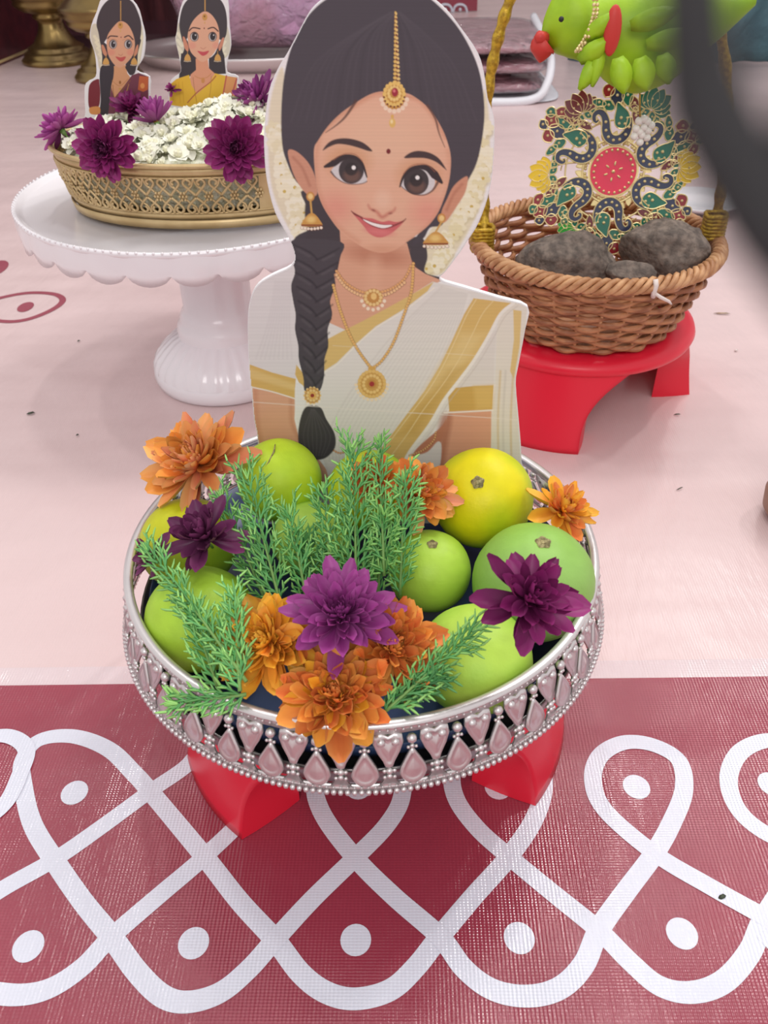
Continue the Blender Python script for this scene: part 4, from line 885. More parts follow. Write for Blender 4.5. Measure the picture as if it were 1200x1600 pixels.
# ------------------------------------------------------------------ cake stand
SX, SY, SZ, SR = -.226, 1.1106, .267, .2287
cs = thing('cake_stand', 'white pedestal cake stand with scalloped skirt holding the brass bowl', 'cake stand', (SX, SY, 0))
b = MB(); b.lathe([(0, SZ-.006), (SR-.012, SZ-.006), (SR-.008, SZ-.004), (SR-.004, SZ), (SR, SZ+.0005), (SR+.0015, SZ-.003), (SR, SZ-.006), (SR-.006, SZ-.010), (0, SZ-.012)], 120); b.build('plate', M['white'], cs)
b = MB(); nS = 28; sg = nS*8; V = []; F = []
for k in range(sg):
    a = tau*k/sg; ph = (k % 8)/8; dz = .011*math.sin(pi*ph)**.6
    r = SR-.001+.002*math.sin(pi*ph)
    for z, o in ((SZ-.004, 0), (SZ-.016, .0008), (SZ-.026, 0), (SZ-.0275-dz, -.001), (SZ-.026-dz, -.004), (SZ-.006, -.004)): V.append(((r+o)*math.cos(a), (r+o)*math.sin(a), z))
for k in range(sg):
    for i in range(5): q = 6*k+i; w_ = 6*((k+1) % sg)+i; F.append((q, q+1, w_+1, w_))
b.add(V, F); b.build('scalloped_skirt', M['white'], cs)
b = MB()
for k in range(150): a = tau*k/150; b.sphere((SR*math.cos(a), SR*math.sin(a), SZ-.0002), .0019, 6, 4)
b.build('beaded_edge', M['white'], cs)
b = MB(); b.lathe([(.058, SZ-.012), (.050, SZ-.03), (.0475, .2), (.0475, .108), (.051, .103), (.054, .097), (.0545, .090), (.059, .085), (.061, .077), (.061, .062)], 80); b.build('column', M['white'], cs)
b = MB(); b.lathe([(.060, .069), (.070, .064), (.084, .052), (.095, .040), (.1, .031), (.102, .024)], 128, mod=lambda i, a, r: r*(1+.018*math.cos(32*a)*(1 if 0 < i < 5 else .3)))
b.lathe([(.100, .026), (.103, .022), (.1035, .012), (.101, .003), (.096, 0), (0, 0)], 80); b.build('fluted_foot', M['white'], cs)

# ------------------------------------------------------------------ brass bowl with jasmine
BZ0 = SZ+.0; BZ1 = BZ0+.072
c_top = Z(262, 224, BZ1); BBX, BBY = -.2, 1.07
def ov(th, z, off=0):
    f = (z-BZ0)/(BZ1-BZ0); a = .170+.015*f+off; c = .112+.013*f+off
    return Vector((a*math.cos(th), c*math.sin(th), z-BZ0))
bb = thing('brass_bowl', 'oval pierced brass bowl full of white jasmine on the white cake stand', 'bowl', (BBX, BBY, BZ0))
def oband(z0, z1, o, th=.0015, name='band', n=96):
    b = MB(); V = []; F = []
    for k in range(n):
        a = tau*k/n; V += [ov(a, z0, o), ov(a, z1, o), ov(a, z1, o-th), ov(a, z0, o-th)]
    for k in range(n):
        p = 4*k; q = 4*((k+1) % n)
        for i in range(4): F.append((p+i, q+i, q+(i+1) % 4, p+(i+1) % 4))
    b.add(V, F); return b
b = oband(BZ0, BZ0+.010, .003); b.add(*(lambda q: (q.v, q.f))(oband(BZ0+.009, BZ0+.018, .0))); b.v = b.v; 
b.add([ov(tau*k/64, BZ0+.002, -.002) for k in range(64)], [tuple(range(64))]); b.build('base', M['brass_bowl'], bb)
oband(BZ1-.014, BZ1-.003, 0).build('upper_band', M['brass_bowl'], bb)
b = MB(); b.tube([ov(tau*k/96, BZ1-.001, .001) for k in range(96)], .0028, 8, closed=True); b.build('rolled_rim', M['brass_bowl'], bb)
b = MB(); b.tube([ov(tau*k/96, BZ0+.018, .0008) for k in range(96)], .0012, 6, closed=True); b.tube([ov(tau*k/96, BZ1-.014, .0008) for k in range(96)], .0012, 6, closed=True); b.build('wire_edge', M['brass_bowl'], bb)
NM = 40; zl, zh = BZ0+.018, BZ1-.014; hh = zh-zl
def bpt(k, u, v, o=.0012): a = -pi/2+tau*(k+u)/NM; return ov(a, zl+v*hh, o)
for k in range(NM):
    if k in (3, 4): continue
    b = MB()
    for s in (1, -1):      # scroll hearts, upper and lower, mirrored
        b.tube([bpt(k, *p) for p in smooth_pts([(0, .52), (.24*s, .70), (.42*s, .86), (.30*s, .98), (.12*s, .90), (.2*s, .82)], n=4)], .0017, 5)
        b.tube([bpt(k, *p) for p in smooth_pts([(0, .46), (.26*s, .30), (.42*s, .14), (.28*s, .02), (.12*s, .10), (.2*s, .2)], n=4)], .0017, 5)
        b.tube([bpt(k, *p) for p in smooth_pts([(0, 0), (.08*s, .2), (.26*s, .3), (.5*s, .5)], n=4)], .0013, 5)
        b.tube([bpt(k, *p) for p in smooth_pts([(0, 1), (.1*s, .8), (.3*s, .68), (.5*s, .5)], n=4)], .0013, 5)
    b.build('scroll_motif', M['brass_bowl'], bb)
    b = MB()
    for q in range(6): a = tau*q/6; b.sphere(bpt(k, .5+.13*math.cos(a), .5+.11*math.sin(a), .0022), .0019, 6, 4)
    b.sphere(bpt(k, .5, .5, .003), .0018, 6, 4); b.build('rosette', M['brass_bowl'], bb)
# plain handle plate with a round hole
b = MB(); V = []; F = []; gu, gv = 24, 20
for i in range(gv+1):
    for j in range(gu+1): V.append(bpt(2.5+2.0*j/gu, 0, i/gv, .001))
for i in range(gv):
    for j in range(gu):
        if ((j+.5-gu/2)/6.6)**2+((i+.5-gv/2)/7.6)**2 > 1: q = i*(gu+1)+j; F.append((q, q+1, q+gu+2, q+gu+1))
b.add(V, F); b.build('handle_plate', M['brass_bowl'], bb)
# jasmine: a packed bed and many single blooms
def height(x, y):   # x, y relative to the bowl centre
    e = (x/.175)**2+(y/.117)**2
    h_ = .007+.008*(1-e)+.028*math.exp(-(((x-.045)/.075)**2+((y+.0)/.06)**2))+.012*math.exp(-(((x+.09)/.05)**2+((y-.0)/.06)**2))
    return h_
M['jbed'] = material('packed_jasmine', (238, 238, 218), .7, noise=(120, (206, 208, 176), 3), bump=(160, 1, .008))
b = MB(); nr, na = 14, 48; V = [(0, 0, 0)]; F = []
V = []
for i in range(nr+1):
    for k in range(na):
        a = tau*k/na; f = i/nr; x = .176*f*math.cos(a); y = .116*f*math.sin(a); z = BZ1-BZ0-.010+height(x, y)*(1 if f < .97 else .2)-.006
        V.append((x, y, z if i < nr else BZ1-BZ0-.016))
for i in range(nr):
    for k in range(na): l = (k+1) % na; F.append((i*na+k, (i+1)*na+k, (i+1)*na+l, i*na+l))
n0 = nr*na
for z_, f_ in ((.058, .168), (.040, .163), (.019, .158)):
    for k in range(na): a = tau*k/na; V.append((f_*math.cos(a), f_*.655*math.sin(a), z_))
for i in range(3):
    for k in range(na): l = (k+1) % na; q = n0+i*na; F.append((q+k, q+na+k, q+na+l, q+l))
b.add(V, F); V2 = []
bed = b.build('jasmine_bed', M['jbed'], kind='stuff', label='packed bed of white jasmine buds filling the brass bowl', category='flowers'); bed.location = (BBX, BBY, BZ0)
def jas(seed):
    rs = random.Random(seed); b = MB()
    for k in range(6):
        a = tau*k/6+rs.uniform(-.15, .15); L = rs.uniform(.009, .012); el = rs.uniform(.1, .9); ca, sa = math.cos(a), math.sin(a); V = []; F = []
        for i in range(4):
            s = i/3; wd = .0042*math.sin(pi*(.12+.78*s)); r = L*s*math.cos(el); z = L*s*math.sin(el)-.003*s*s
            for j in (-1, 0, 1): V.append((ca*r-sa*wd*j, sa*r+ca*wd*j, z+.0012*abs(j)))
        for i in range(3):
            for j in range(2): q = 3*i+j; F.append((q, q+1, q+4, q+3))
        b.add(V, F, c=tuple(np.array(lin((238, 238, 222)))*rs.uniform(.93, 1.03)))
    for k in range(3):
        a = tau*k/3+.5; b.tube([(0, 0, .001), (.002*math.cos(a), .002*math.sin(a), .006)], [.0022, .0014], 5, c=lin((234, 232, 204)))
    return mesh('jasmine_bloom', b.v, b.f, M['jasmine'], True, b.c)
JM = [jas(i) for i in range(5)]
jl = 'small white jasmine bloom heaped in the brass bowl on the cake stand'; cnt = 0
for i in range(1200):
    if cnt >= 298: break
    f = math.sqrt(rnd.random()); a = rnd.random()*tau; x = .170*f*math.cos(a); y = .110*f*math.sin(a)
    if y > .05 and rnd.random() < .6: continue
    z = BZ1-.012+height(x, y)+rnd.uniform(-.002, .005)
    o = bpy.data.objects.new('jasmine_bloom', JM[cnt % 5]); o.location = (BBX+x, BBY+y, z)
    e = .02; gx = (height(x+e, y)-height(x-e, y))/(2*e); gy = (height(x, y+e)-height(x, y-e))/(2*e); nn = Vector((-gx, -gy-.25, 1)).normalized()
    o.rotation_mode = 'QUATERNION'; o.rotation_quaternion = Vector((0, 0, 1)).rotation_difference((nn+Vector((rnd.uniform(-.35, .35), rnd.uniform(-.35, .35), 0))).normalized()) @ Quaternion((0, 0, 1), rnd.random()*tau)
    s = rnd.uniform(1.15, 1.6); o.scale = (s, s, s); link(o); o['label'] = jl; o['category'] = 'flower'; o['group'] = 'white jasmine blooms'; cnt += 1
printed('portrait_cutout', out0, paint_small(0), .42, BBY+.035, .003, 'small printed cutout of a girl in a maroon saree, standing in the jasmine', 'cutout')
printed('portrait_cutout', out1, paint_small(1), .42, BBY+.035, .003, 'small printed cutout of a girl in a yellow saree, standing in the jasmine', 'cutout')
gs = 'purple chrysanthemums on the jasmine'
yf = BBY-.105
mum(94, 200, 42, 0, (-.6, .3, .75), PU, 'purple chrysanthemum seen from the side, sticking out over the left end of the brass bowl', 46, True, gs, seed=21, y=BBY-.03, core=(90, 24, 70))
mum(163, 233, 48, 0, (-.1, -1, .25), lambda f, r: MG[0] if f < .7 else MA[0], 'purple chrysanthemum facing front over the left rim of the brass bowl', 70, True, gs, seed=22, y=BBY-.125, core=(84, 28, 70))
mum(205, 168, 34, 0, (.2, -.3, 1), MG, 'dark purple chrysanthemum in front of the small maroon cutout', 40, True, gs, seed=23, y=BBY+.012, core=(84, 28, 70))
mum(243, 187, 36, 0, (-.3, .2, .9), PU, 'pale purple chrysanthemum seen from behind in the middle of the jasmine', 26, True, gs, seed=24, y=BBY-.035, lenr=(1, .8), spread=(.3, 1.1), stem=True)
mum(268, 140, 14, 0, (0, -.5, .6), MG, 'tiny purple flower bud beside the small yellow cutout', 14, True, gs, seed=25, y=BBY+.03)
mum(368, 232, 50, 0, (.1, -1, .35), lambda f, r: MG[0] if f < .75 else MA[0], 'large purple chrysanthemum over the front rim of the brass bowl', 62, True, gs, seed=26, y=BBY-.13, core=(84, 28, 70))
mum(402, 158, 42, 0, (-.5, -.3, .6), PU, 'purple chrysanthemum at the right rear of the jasmine, beside the large cutout', 36, True, gs, seed=27, y=BBY+.0, lenr=(1, .7), stem=True)
mum(345, 122, 12, 0, (.3, -.5, .7), MG, 'small purple flower at the rear edge behind the yellow cutout', 12, True, gs, seed=28, y=BBY+.075)

# ------------------------------------------------------------------ wicker basket
KX, KY, KZ, KH, KR0, KR1 = .266, 1.022, .119, .102, .102, .144
bk = thing('wicker_basket', 'round brown wicker basket with tall gold-wrapped handle, on the rear red stool', 'basket', (KX, KY, KZ))
def kr(z): f = z/KH; return KR0+(KR1-KR0)*(f**.8)
NS = 30
for k in range(NS):
    a = tau*k/NS; b = MB(); b.tube([(kr(KH*i/8)*math.cos(a), kr(KH*i/8)*math.sin(a), KH*i/8) for i in range(9)], .0022, 6); b.build('stake', M['wicker_pale'], bk)
rows = 13
for r_ in range(rows):
    z = .004+(KH-.012)*r_/(rows-1); n = NS*6; b = MB()
    ph = r_ % 2*pi; jz = rnd.uniform(-.0006, .0006)
    b.tube([((kr(z)+.0044*math.sin(NS/2*tau*i/n+ph))*math.cos(tau*i/n), (kr(z)+.0044*math.sin(NS/2*tau*i/n+ph))*math.sin(tau*i/n), z+jz+.0008*math.sin(7*tau*i/n+r_)) for i in range(n)], .0036, 6, closed=True)
    b.build('weaver', M['wicker'], bk)
b = MB()
for q in range(4):
    n = 240; P = []
    for i in range(n):
        a = tau*i/n; ph = 22*a+q*tau/4; P.append(((KR1+.002+.0065*math.cos(ph))*math.cos(a), (KR1+.002+.0065*math.cos(ph))*math.sin(a), KH+.001+.0062*math.sin(ph)))
    b = MB(); b.tube(P, .0036, 6, closed=True); b.build('rim_braid', M['wicker_pale'], bk)
b = MB(); b.lathe([(0, 0), (KR0, 0), (KR0, .003), (0, .003)], 48); b.build('basket_base', M['wicker'], bk)
# handle: arch wrapped in gold ribbon, leaning away
hl = [Z(752, 380, KZ+KH)]; HY = KY+.01
hp = smooth_pts([Y(756, 385, HY-.02), Y(757, 330, HY), Y(757, 250, HY), Y(762, 150, HY), Y(776, 70, HY), Y(797, 0, HY), Y(835, -90, HY), Y(890, -150, HY), Y(960, -165, HY), Y(1040, -130, HY), Y(1100, -40, HY), Y(1130, 80, HY), Y(1136, 200, HY), Y(1128, 290, HY), Y(1118, 350, HY-.0), Y(1112, 385, HY-.02)], n=10)
b = MB(); b.tube([Vector(p)-bk.location for p in hp], [.0062+.0009*math.sin(i*1.25) for i in range(len(hp))], 10); b.build('handle', M['gold_thread'], bk)
for (px, py) in ((754, 372), (1116, 352)):
    b = MB(); c = Y(px, py, HY-.02)-bk.location
    for i in range(7): 
        zz = (i-3)*.0042; b.tube([c+Vector((.0125*math.cos(t_), .0125*math.sin(t_), zz+.001*math.sin(3*t_))) for t_ in [tau*q/14 for q in range(14)]], .0028, 6, closed=True)
    b.build('ribbon_binding', M['gold_thread'], bk)
b = MB(); c = Y(1015, 440, KY-KR1-.006)
b = MB(); c = Vector((Z(1015, 440, KZ+KH).x, 0, 0)); aa = math.asin(max(-1, min(1, (c.x-KX)/KR1))); c = Vector((KR1*math.sin(aa), -KR1*math.cos(aa)-.008, KH))
b.tube([c+Vector((0, 0, .010)), c+Vector((.001, -.003, .004)), c+Vector((0, -.003, -.004)), c+Vector((.001, 0, -.01))], .0028, 6)
b.tube([c+Vector((0, -.002, -.004)), c+Vector((.008, -.004, -.009)), c+Vector((.018, -.004, -.014)), c+Vector((.022, -.003, -.018))], [.0018, .0022, .0018, .0008], 6)
b.build('string_knot', M['string'], bk)
# tubers
def tuber(px, py, rpx, y, sq, label, seed, cut=None):
    c = Y(px, py, y); R = rpx*(c-EYE).dot(FW)/F_PX; b = MB(); seg, rings = 40, 28; V = []; F = []
    for i in range(rings+1):
        th = pi*i/rings
        for k in range(seg):
            a = tau*k/seg; n = Vector((math.sin(th)*math.cos(a), math.sin(th)*math.sin(a), math.cos(th)))
            r = R*(1+.22*mnoise.noise(n*1.4+Vector((seed*7, 0, 0)))+.06*mnoise.noise(n*5+Vector((seed, 3, 0)))+.03*mnoise.noise(n*14))
            v = Vector((n.x*r*sq[0], n.y*r*sq[1], n.z*r*sq[2]))
            if cut:
                cn = Vector(cut[:3]).normalized(); dd = v.dot(cn)-cut[3]*R
                if dd > 0: v -= cn*dd*.92
            V.append(v)
    for i in range(rings):
        for k in range(seg): l = (k+1) % seg; F.append((i*seg+k, (i+1)*seg+k, (i+1)*seg+l, i*seg+l))
    o = obj('tuber', mesh('tuber', V, F, M['yam']), None, label=label, category='vegetable', group='rough tubers in the wicker basket'); o.location = c
tuber(888, 412, 60, KY-.055, (1.22, .8, .78), 'long grey-brown rough tuber at the left of the basket', 1)
tuber(1035, 400, 58, KY-.035, (1.18, .9, .95), 'bigger dark rough tuber at the right of the basket, cut on one side', 2, (-.7, -.5, -.3, .55))
tuber(985, 425, 28, KY-.085, (1.4, .8, .6), 'small broken tuber piece between the two big ones', 3, (0, -.5, .6, .4))

# ------------------------------------------------------------------ peacock medallion (local frame: 1 unit = one photo pixel, x right, y up, z to viewer)
PKc = Y(958, 268, 1.055); PKs = (PKc-EYE).dot(FW)/F_PX
med = thing('peacock_medallion', 'round gold and enamel peacock ornament leaning upright in the wicker basket', 'ornament', tuple(PKc))
vd = (EYE-PKc).normalized(); zax = (vd*.75+Vector((0, -1, .25)).normalized()*.25).normalized(); xax = Vector((1, 0, 0)); xax = (xax-zax*xax.dot(zax)).normalized(); yax = zax.cross(xax)
med.matrix_basis = Matrix.Translation(PKc) @ Matrix((xax, yax, zax)).transposed().to_4x4() @ Matrix.Diagonal((PKs*1.02, PKs*1.02, PKs*1.02, 1))
def E6(P): return [((x-590)/6, -(y-710)/6) for x, y in P]
def grow(P, d):
    n = len(P); out = []; A = sum(P[i][0]*P[(i+1) % n][1]-P[(i+1) % n][0]*P[i][1] for i in range(n)); sgn = 1 if A > 0 else -1
    for i in range(n):
        a, c = P[i-1], P[(i+1) % n]; t = Vector((c[0]-a[0], c[1]-a[1])); 
        if t.length < 1e-6: out.append(P[i]); continue
        t.normalize(); out.append((P[i][0]+t.y*d*sgn, P[i][1]-t.x*d*sgn))
    return out
def almond(cx, cy, rx, ry, ang, n=16):
    out = []
    for i in range(n):
        a = tau*i/n; x = rx*math.sin(a)*(abs(math.sin(a))**.85); y = ry*math.cos(a); c, s = math.cos(ang), math.sin(ang); out.append((cx+x*c-y*s, cy+x*s+y*c))
    return out
def cell(parent, name, P, mat_, z=0, dots=(), rim=1.0, th=2.0):
    tb = .55 if rim < .5 else .95; rim *= 1.7
    P = list(P)
    A = sum(P[i][0]*P[(i+1) % len(P)][1]-P[(i+1) % len(P)][0]*P[i][1] for i in range(len(P)))
    if A < 0: P = P[::-1]
    b = MB(); b.prism(grow(P, rim), -th+z, z+.6, 0); b.prism(P, z+.5, z+.9, 1)
    n = len(P); O = grow(P, rim*.55); b.tube([(p[0], p[1], z+.8) for p in O], tb, 6, m=0, closed=True)
    for (x, y, r) in dots: b.sphere((x, y, z+.7), r*1.25, 8, 4, m=0, sq=(1, 1, .9), half=False)
    return b.build(name, [M['gold'], mat_], parent, smooth=False)
def strokepoly(P, W):
    n = len(P); L = []; R = []
    for i, p in enumerate(P):
        a = P[max(i-1, 0)]; c = P[min(i+1, n-1)]; t = Vector((c[0]-a[0], c[1]-a[1])).normalized(); w_ = W[i]/2
        L.append((p[0]-t.y*w_, p[1]+t.x*w_)); R.append((p[0]+t.y*w_, p[1]-t.x*w_))
    return L+R[::-1]
body_c = E6([(462, 1150), (468, 1075), (495, 1015), (545, 978), (600, 975), (645, 1005), (668, 1060), (672, 1130), (695, 1190), (735, 1215), (772, 1195), (775, 1155), (755, 1135), (740, 1150)])
Wb = [5, 8.5, 11, 12, 12, 12, 11.5, 10, 8, 6.5, 5.5, 4.5, 3.5, 2]
bs = smooth_pts([(*p, w_) for p, w_ in zip(body_c, Wb)], n=3)
body_poly = strokepoly([(p[0], p[1]) for p in bs], [p[2] for p in bs])
dotc = [body_c[i] for i in (1, 2, 3, 4, 5, 6, 7)]
wing = smooth_pts(E6([(462, 1120), (490, 1078), (540, 1070), (585, 1100), (592, 1160), (580, 1225), (574, 1278), (528, 1240), (482, 1195)]), True, 3)
feathers = [(490, 1332, 30, 66, -.08, 'e_green'), (580, 1335, 38, 66, .05, 'e_navy'), (536, 1432, 34, 54, 0, 'e_red'), (428, 1262, 24, 52, -.35, 'e_maroon'), (432, 1395, 28, 46, -.35, 'e_red'), (652, 1262, 38, 32, .6, 'e_green'),
            (655, 1385, 34, 44, .5, 'e_red'), (412, 1160, 20, 56, -.1, 'e_maroon'), (735, 1290, 40, 22, .3, 'e_green'), (480, 1480, 26, 34, -.4, 'e_green'), (600, 1478, 26, 34, .4, 'e_navy')]
def peacock_meshes():
    root = bpy.data.objects.new('peacock', None); link(root, med)
    cell(root, 'neck', body_poly, M['e_navy'], 2.2, [(x, y, 2.0) for x, y in dotc])
    cell(root, 'wing', wing, M['e_green'], 2.4, [(*E6([(505, 1105)])[0], 1.9), (*E6([(555, 1110)])[0], 1.9), (*E6([(485, 1150)])[0], 1.7), (*E6([(540, 1155)])[0], 2.2)])
    for x, y, rx, ry, an, m_ in feathers:
        cx, cy = E6([(x, y)])[0]; cell(root, 'tail_feather', almond(cx, cy, rx/6*1.45, ry/6*1.25, -an), M[m_], .6, [(cx, cy-1, 1.9)], rim=1.1)
    b = MB()
    for q in range(3): x, y = E6([(800+q*14, 1130-q*5)])[0]; b.sphere((x, y, 1), 1.4, 6, 4)
    for q in range(3): x, y = E6([(790+q*16, 1155+q*4)])[0]; b.tube([(body_c[9][0]+6, body_c[9][1]+8, 0), (x, y, 0)], .7, 4)
    b.build('crest', M['gold'], root)
    return root
pk = peacock_meshes()
chs = list(pk.children)
for k in range(1, 6):
    r = pk.copy(); link(r, med); r.rotation_euler = (0, 0, -tau*k/6+(.04 if k % 2 else -.05))
    for ch in chs: c_ = ch.copy(); link(c_, r)
def lotus(ang, mat_, R=108):
    root = bpy.data.objects.new('lotus', None); link(root, med); root.rotation_euler = (0, 0, ang)
    for q, a in enumerate((-1.25, 1.25, -.85, .85, -.42, .42, 0)):
        L = 30 if q > 3 else 25; cx, cy = R+math.cos(a)*L*.5, math.sin(a)*L*.62
        cell(root, 'petal', almond(cx, cy, 8.5, L*.5, a-pi/2), mat_, .4+q*.35, [(cx-2, cy, 1.5)], rim=.45)
    for s in (-1, 1):
        for q in range(3): cx, cy = R-8-q*1.5, s*(6+q*9); cell(root, 'leaf', almond(cx, cy, 4.2, 6.5, s*(.9-.2*q)), M['e_green'], .3, [(cx, cy, 1.4)], rim=.9)
for a, m_ in ((122, 'e_maroon'), (182, 'e_yellow'), (238, 'e_leaf'), (302, 'e_maroon'), (2, 'e_yellow'), (60, 'e_green')): lotus(math.radians(a), M[m_], 98)
b = MB(); b.prism([(38*math.cos(tau*i/48), 38*math.sin(tau*i/48)) for i in range(48)], -2, .6); b.build('gold_backplate', M['gold'], med, smooth=False)
b = MB(); b.prism([(34.2*math.cos(tau*i/64), 34.2*math.sin(tau*i/64)) for i in range(64)], .6, 2.0); b.build('pink_disc', M['e_pink'], med, smooth=False)
b = MB()
for k in range(88): a = tau*k/88; b.sphere((34.6*math.cos(a), 36.5*math.sin(a), 2.2), .85, 5, 3)
b.build('edge_beads', M['gold'], med)
for k in range(22): a = tau*k/22; b = MB(); b.sphere((29*math.cos(a), 30.5*math.sin(a), 2.3), 2.3, 8, 5); b.build('stud', M['gold'], med)
for k in range(6):
    a = tau*k/6+.35; b = MB(); b.sphere((0, 0, 0), 1, 8, 5, sq=(3.6, 1.6, 1.5)); o = b.build('seed_stud', M['gold'], med); o.location = (11.5*math.cos(a), 11.5*math.sin(a), 2.3); o.rotation_euler = (0, 0, a)
b = MB(); b.sphere((0, 0, 2.4), 3, 10, 5); b.build('stud', M['gold'], med)
b = MB()
for k in range(24):
    a = tau*k/24+.1; 
    for da in (-.05, .05): b.sphere((42*math.cos(a+da), 42*math.sin(a+da), 0), 1, 8, 4, sq=(2.6, 2.6, 1.4))
b.build('leaf_filigree', M['gold'], med)
for k in range(12):
    a = tau*k/12+.2; b = MB(); b.tube([(q*math.cos(a+.25*(q-38)/60), q*math.sin(a+.25*(q-38)/60), -1.2) for q in range(38, 99, 6)], 1.6, 5); b.build('strut', M['gold'], med)
for k in range(24):
    a = tau*k/24+.05; b = MB(); b.prism(almond(0, 0, 4.2, 8.5, 0), -1.6, -.2); b.tube([(p[0], p[1], -.1) for p in almond(0, 0, 4.2, 8.5, 0)], .7, 5, closed=True)
    o = b.build('gold_leaf', M['gold'], med, smooth=False); o.location = (49*math.cos(a), 49*math.sin(a), 0); o.rotation_euler = (0, 0, a-pi/2+(.5 if k % 2 else -.5))
for rr_, w_ in ((46, 2.0), (72, 1.5), (94, 1.8)):
    b = MB(); b.tube([(rr_*math.cos(tau*i/90), rr_*math.sin(tau*i/90), -1.0) for i in range(90)], w_, 5, closed=True); b.build('ring_wire', M['gold'], med)
# pearl cluster hanging in front
pb = thing('pearl_cluster', 'small cluster of white pearls hanging in front of the peacock ornament', 'ornament', tuple(Y(998, 205, .99)))
for (x, y) in [(998, 189), (1012, 190), (994, 201), (1006, 199), (1018, 196), (1013, 204), (991, 213), (1003, 211), (1011, 215), (1000, 222), (1006, 186), (1000, 206)]:
    b = MB(); b.sphere(Y(x, y, .99)-pb.location, .0043, 10, 7); b.build('pearl', M['pearl'], pb)
b = MB(); b.tube([Y(1000, 186, .99)-pb.location, Y(1000, 150, .985)-pb.location, Y(998, 110, .98)-pb.location], .0009, 5); b.build('thread', M['gold_thread'], pb)

# ------------------------------------------------------------------ parrot
BY = .98
pr_ = thing('parrot_figure', 'bright green parrot figure with red beak and gold bead collar, above the ornament', 'figurine', tuple(Y(930, 60, BY)))
def PL(px, py, dy=0): return Y(px, py, BY+dy)-pr_.location
# body: rings along a spine, every ring is an ellipse in the plane across it
spine = [(846, 56, 3), (852, 48, 20), (866, 40, 38), (885, 34, 50), (905, 36, 54), (925, 46, 52), (950, 58, 66), (985, 62, 76), (1020, 60, 74), (1060, 50, 62), (1100, 36, 42), (1140, 20, 24), (1180, 0, 8)]
sm = smooth_pts(spine, n=4); V = []; F = []; seg = 24; up3 = (PL(900, 0)-PL(900, 100)).normalized(); pxm = (PL(901, 50)-PL(900, 50)).length
for i, (x, y, r) in enumerate(sm):
    c = PL(x, y)
    for k in range(seg):
        a = tau*k/seg; rr = r*pxm*(1+.04*mnoise.noise(Vector((i*.3, k*.5, 0)))); V.append(c+up3*math.cos(a)*rr+Vector((0, 1, 0))*math.sin(a)*rr*.75)
for i in range(len(sm)-1):
    for k in range(seg): l = (k+1) % seg; F.append((i*seg+k, i*seg+l, (i+1)*seg+l, (i+1)*seg+k))
obj('body', mesh('body', V, F, M['parrot']), pr_)
b = MB(); bkp = smooth_pts([(855, 66, 18), (848, 74, 20), (846, 84, 15), (844, 94, 6), (843, 98, 1)], n=3)
b.tube([PL(x, y, -.012) for x, y, r in bkp], [r*pxm for x, y, r in bkp], 12); b.tube([PL(852, 60, -.015), PL(842, 58, -.02), PL(836, 62, -.02)], [.006, .006, .003], 8); b.build('beak', M['beak'], pr_)
for row, off in ((0, 0), (1, 9)):
    P = smooth_pts([(926+off*.6, -14), (928+off*.6, 15), (922+off*.6, 40), (912+off*.6, 62), (900+off*.6, 80)], n=4)
    for i, (x, y) in enumerate(P): b = MB(); b.sphere(PL(x, y, -.045-.004*(i % 2)), 2.9*pxm, 7, 5); b.build('collar_bead', M['gold'], pr_)
b = MB(); b.sphere((0, 0, 0), 1, 16, 10, sq=(13*pxm, .006, 34*pxm)); o = b.build('wing_mark', M['beak'], pr_); o.location = PL(957, 48, -.052)
b = MB(); b.sphere((0, 0, 0), 1, 10, 6, sq=(4*pxm, .003, 4*pxm)); o = b.build('eye', M['hair'], pr_); o.location = PL(877, 30, -.038)
for i, (x0, y0, x1, y1, wd) in enumerate([(915, 60, 960, 20, 26), (905, 95, 950, 60, 28), (935, 85, 905, 140, 26), (965, 90, 975, 145, 34), (1000, 90, 1010, 140, 36), (1035, 85, 1045, 130, 32), (940, 70, 925, 135, 18), (985, 40, 1060, 15, 30), (1010, 70, 1085, 50, 30)]):
    A = PL(x0, y0, -.045); B_ = PL(x1, y1, -.052); n = 6; V = []; F = []; ax = (B_-A); sd = ax.normalized().cross(Vector((0, 1, 0)))
    for q in range(n+1):
        s = q/n; wq = wd*pxm*.5*math.sin(pi*(.15+.8*s))
        for j in (-1, 0, 1): V.append(A+ax*s+sd*wq*j+Vector((0, -.0022*(1-abs(j))-.003*math.sin(pi*s), 0)))
    for q in range(n):
        for j in range(2): a = 3*q+j; F.append((a, a+1, a+4, a+3))
    o = obj('leaf_feather', mesh('leaf_feather', V, F, M['parrot']), pr_); md = o.modifiers.new('thickness', 'SOLIDIFY'); md.thickness = .0012

b = MB(); b.tube([PL(960, 0), PL(961, -90, .02), PL(960, -165, .04)], .0015, 6); b.build('hanging_cord', M['gold_thread'], pr_)
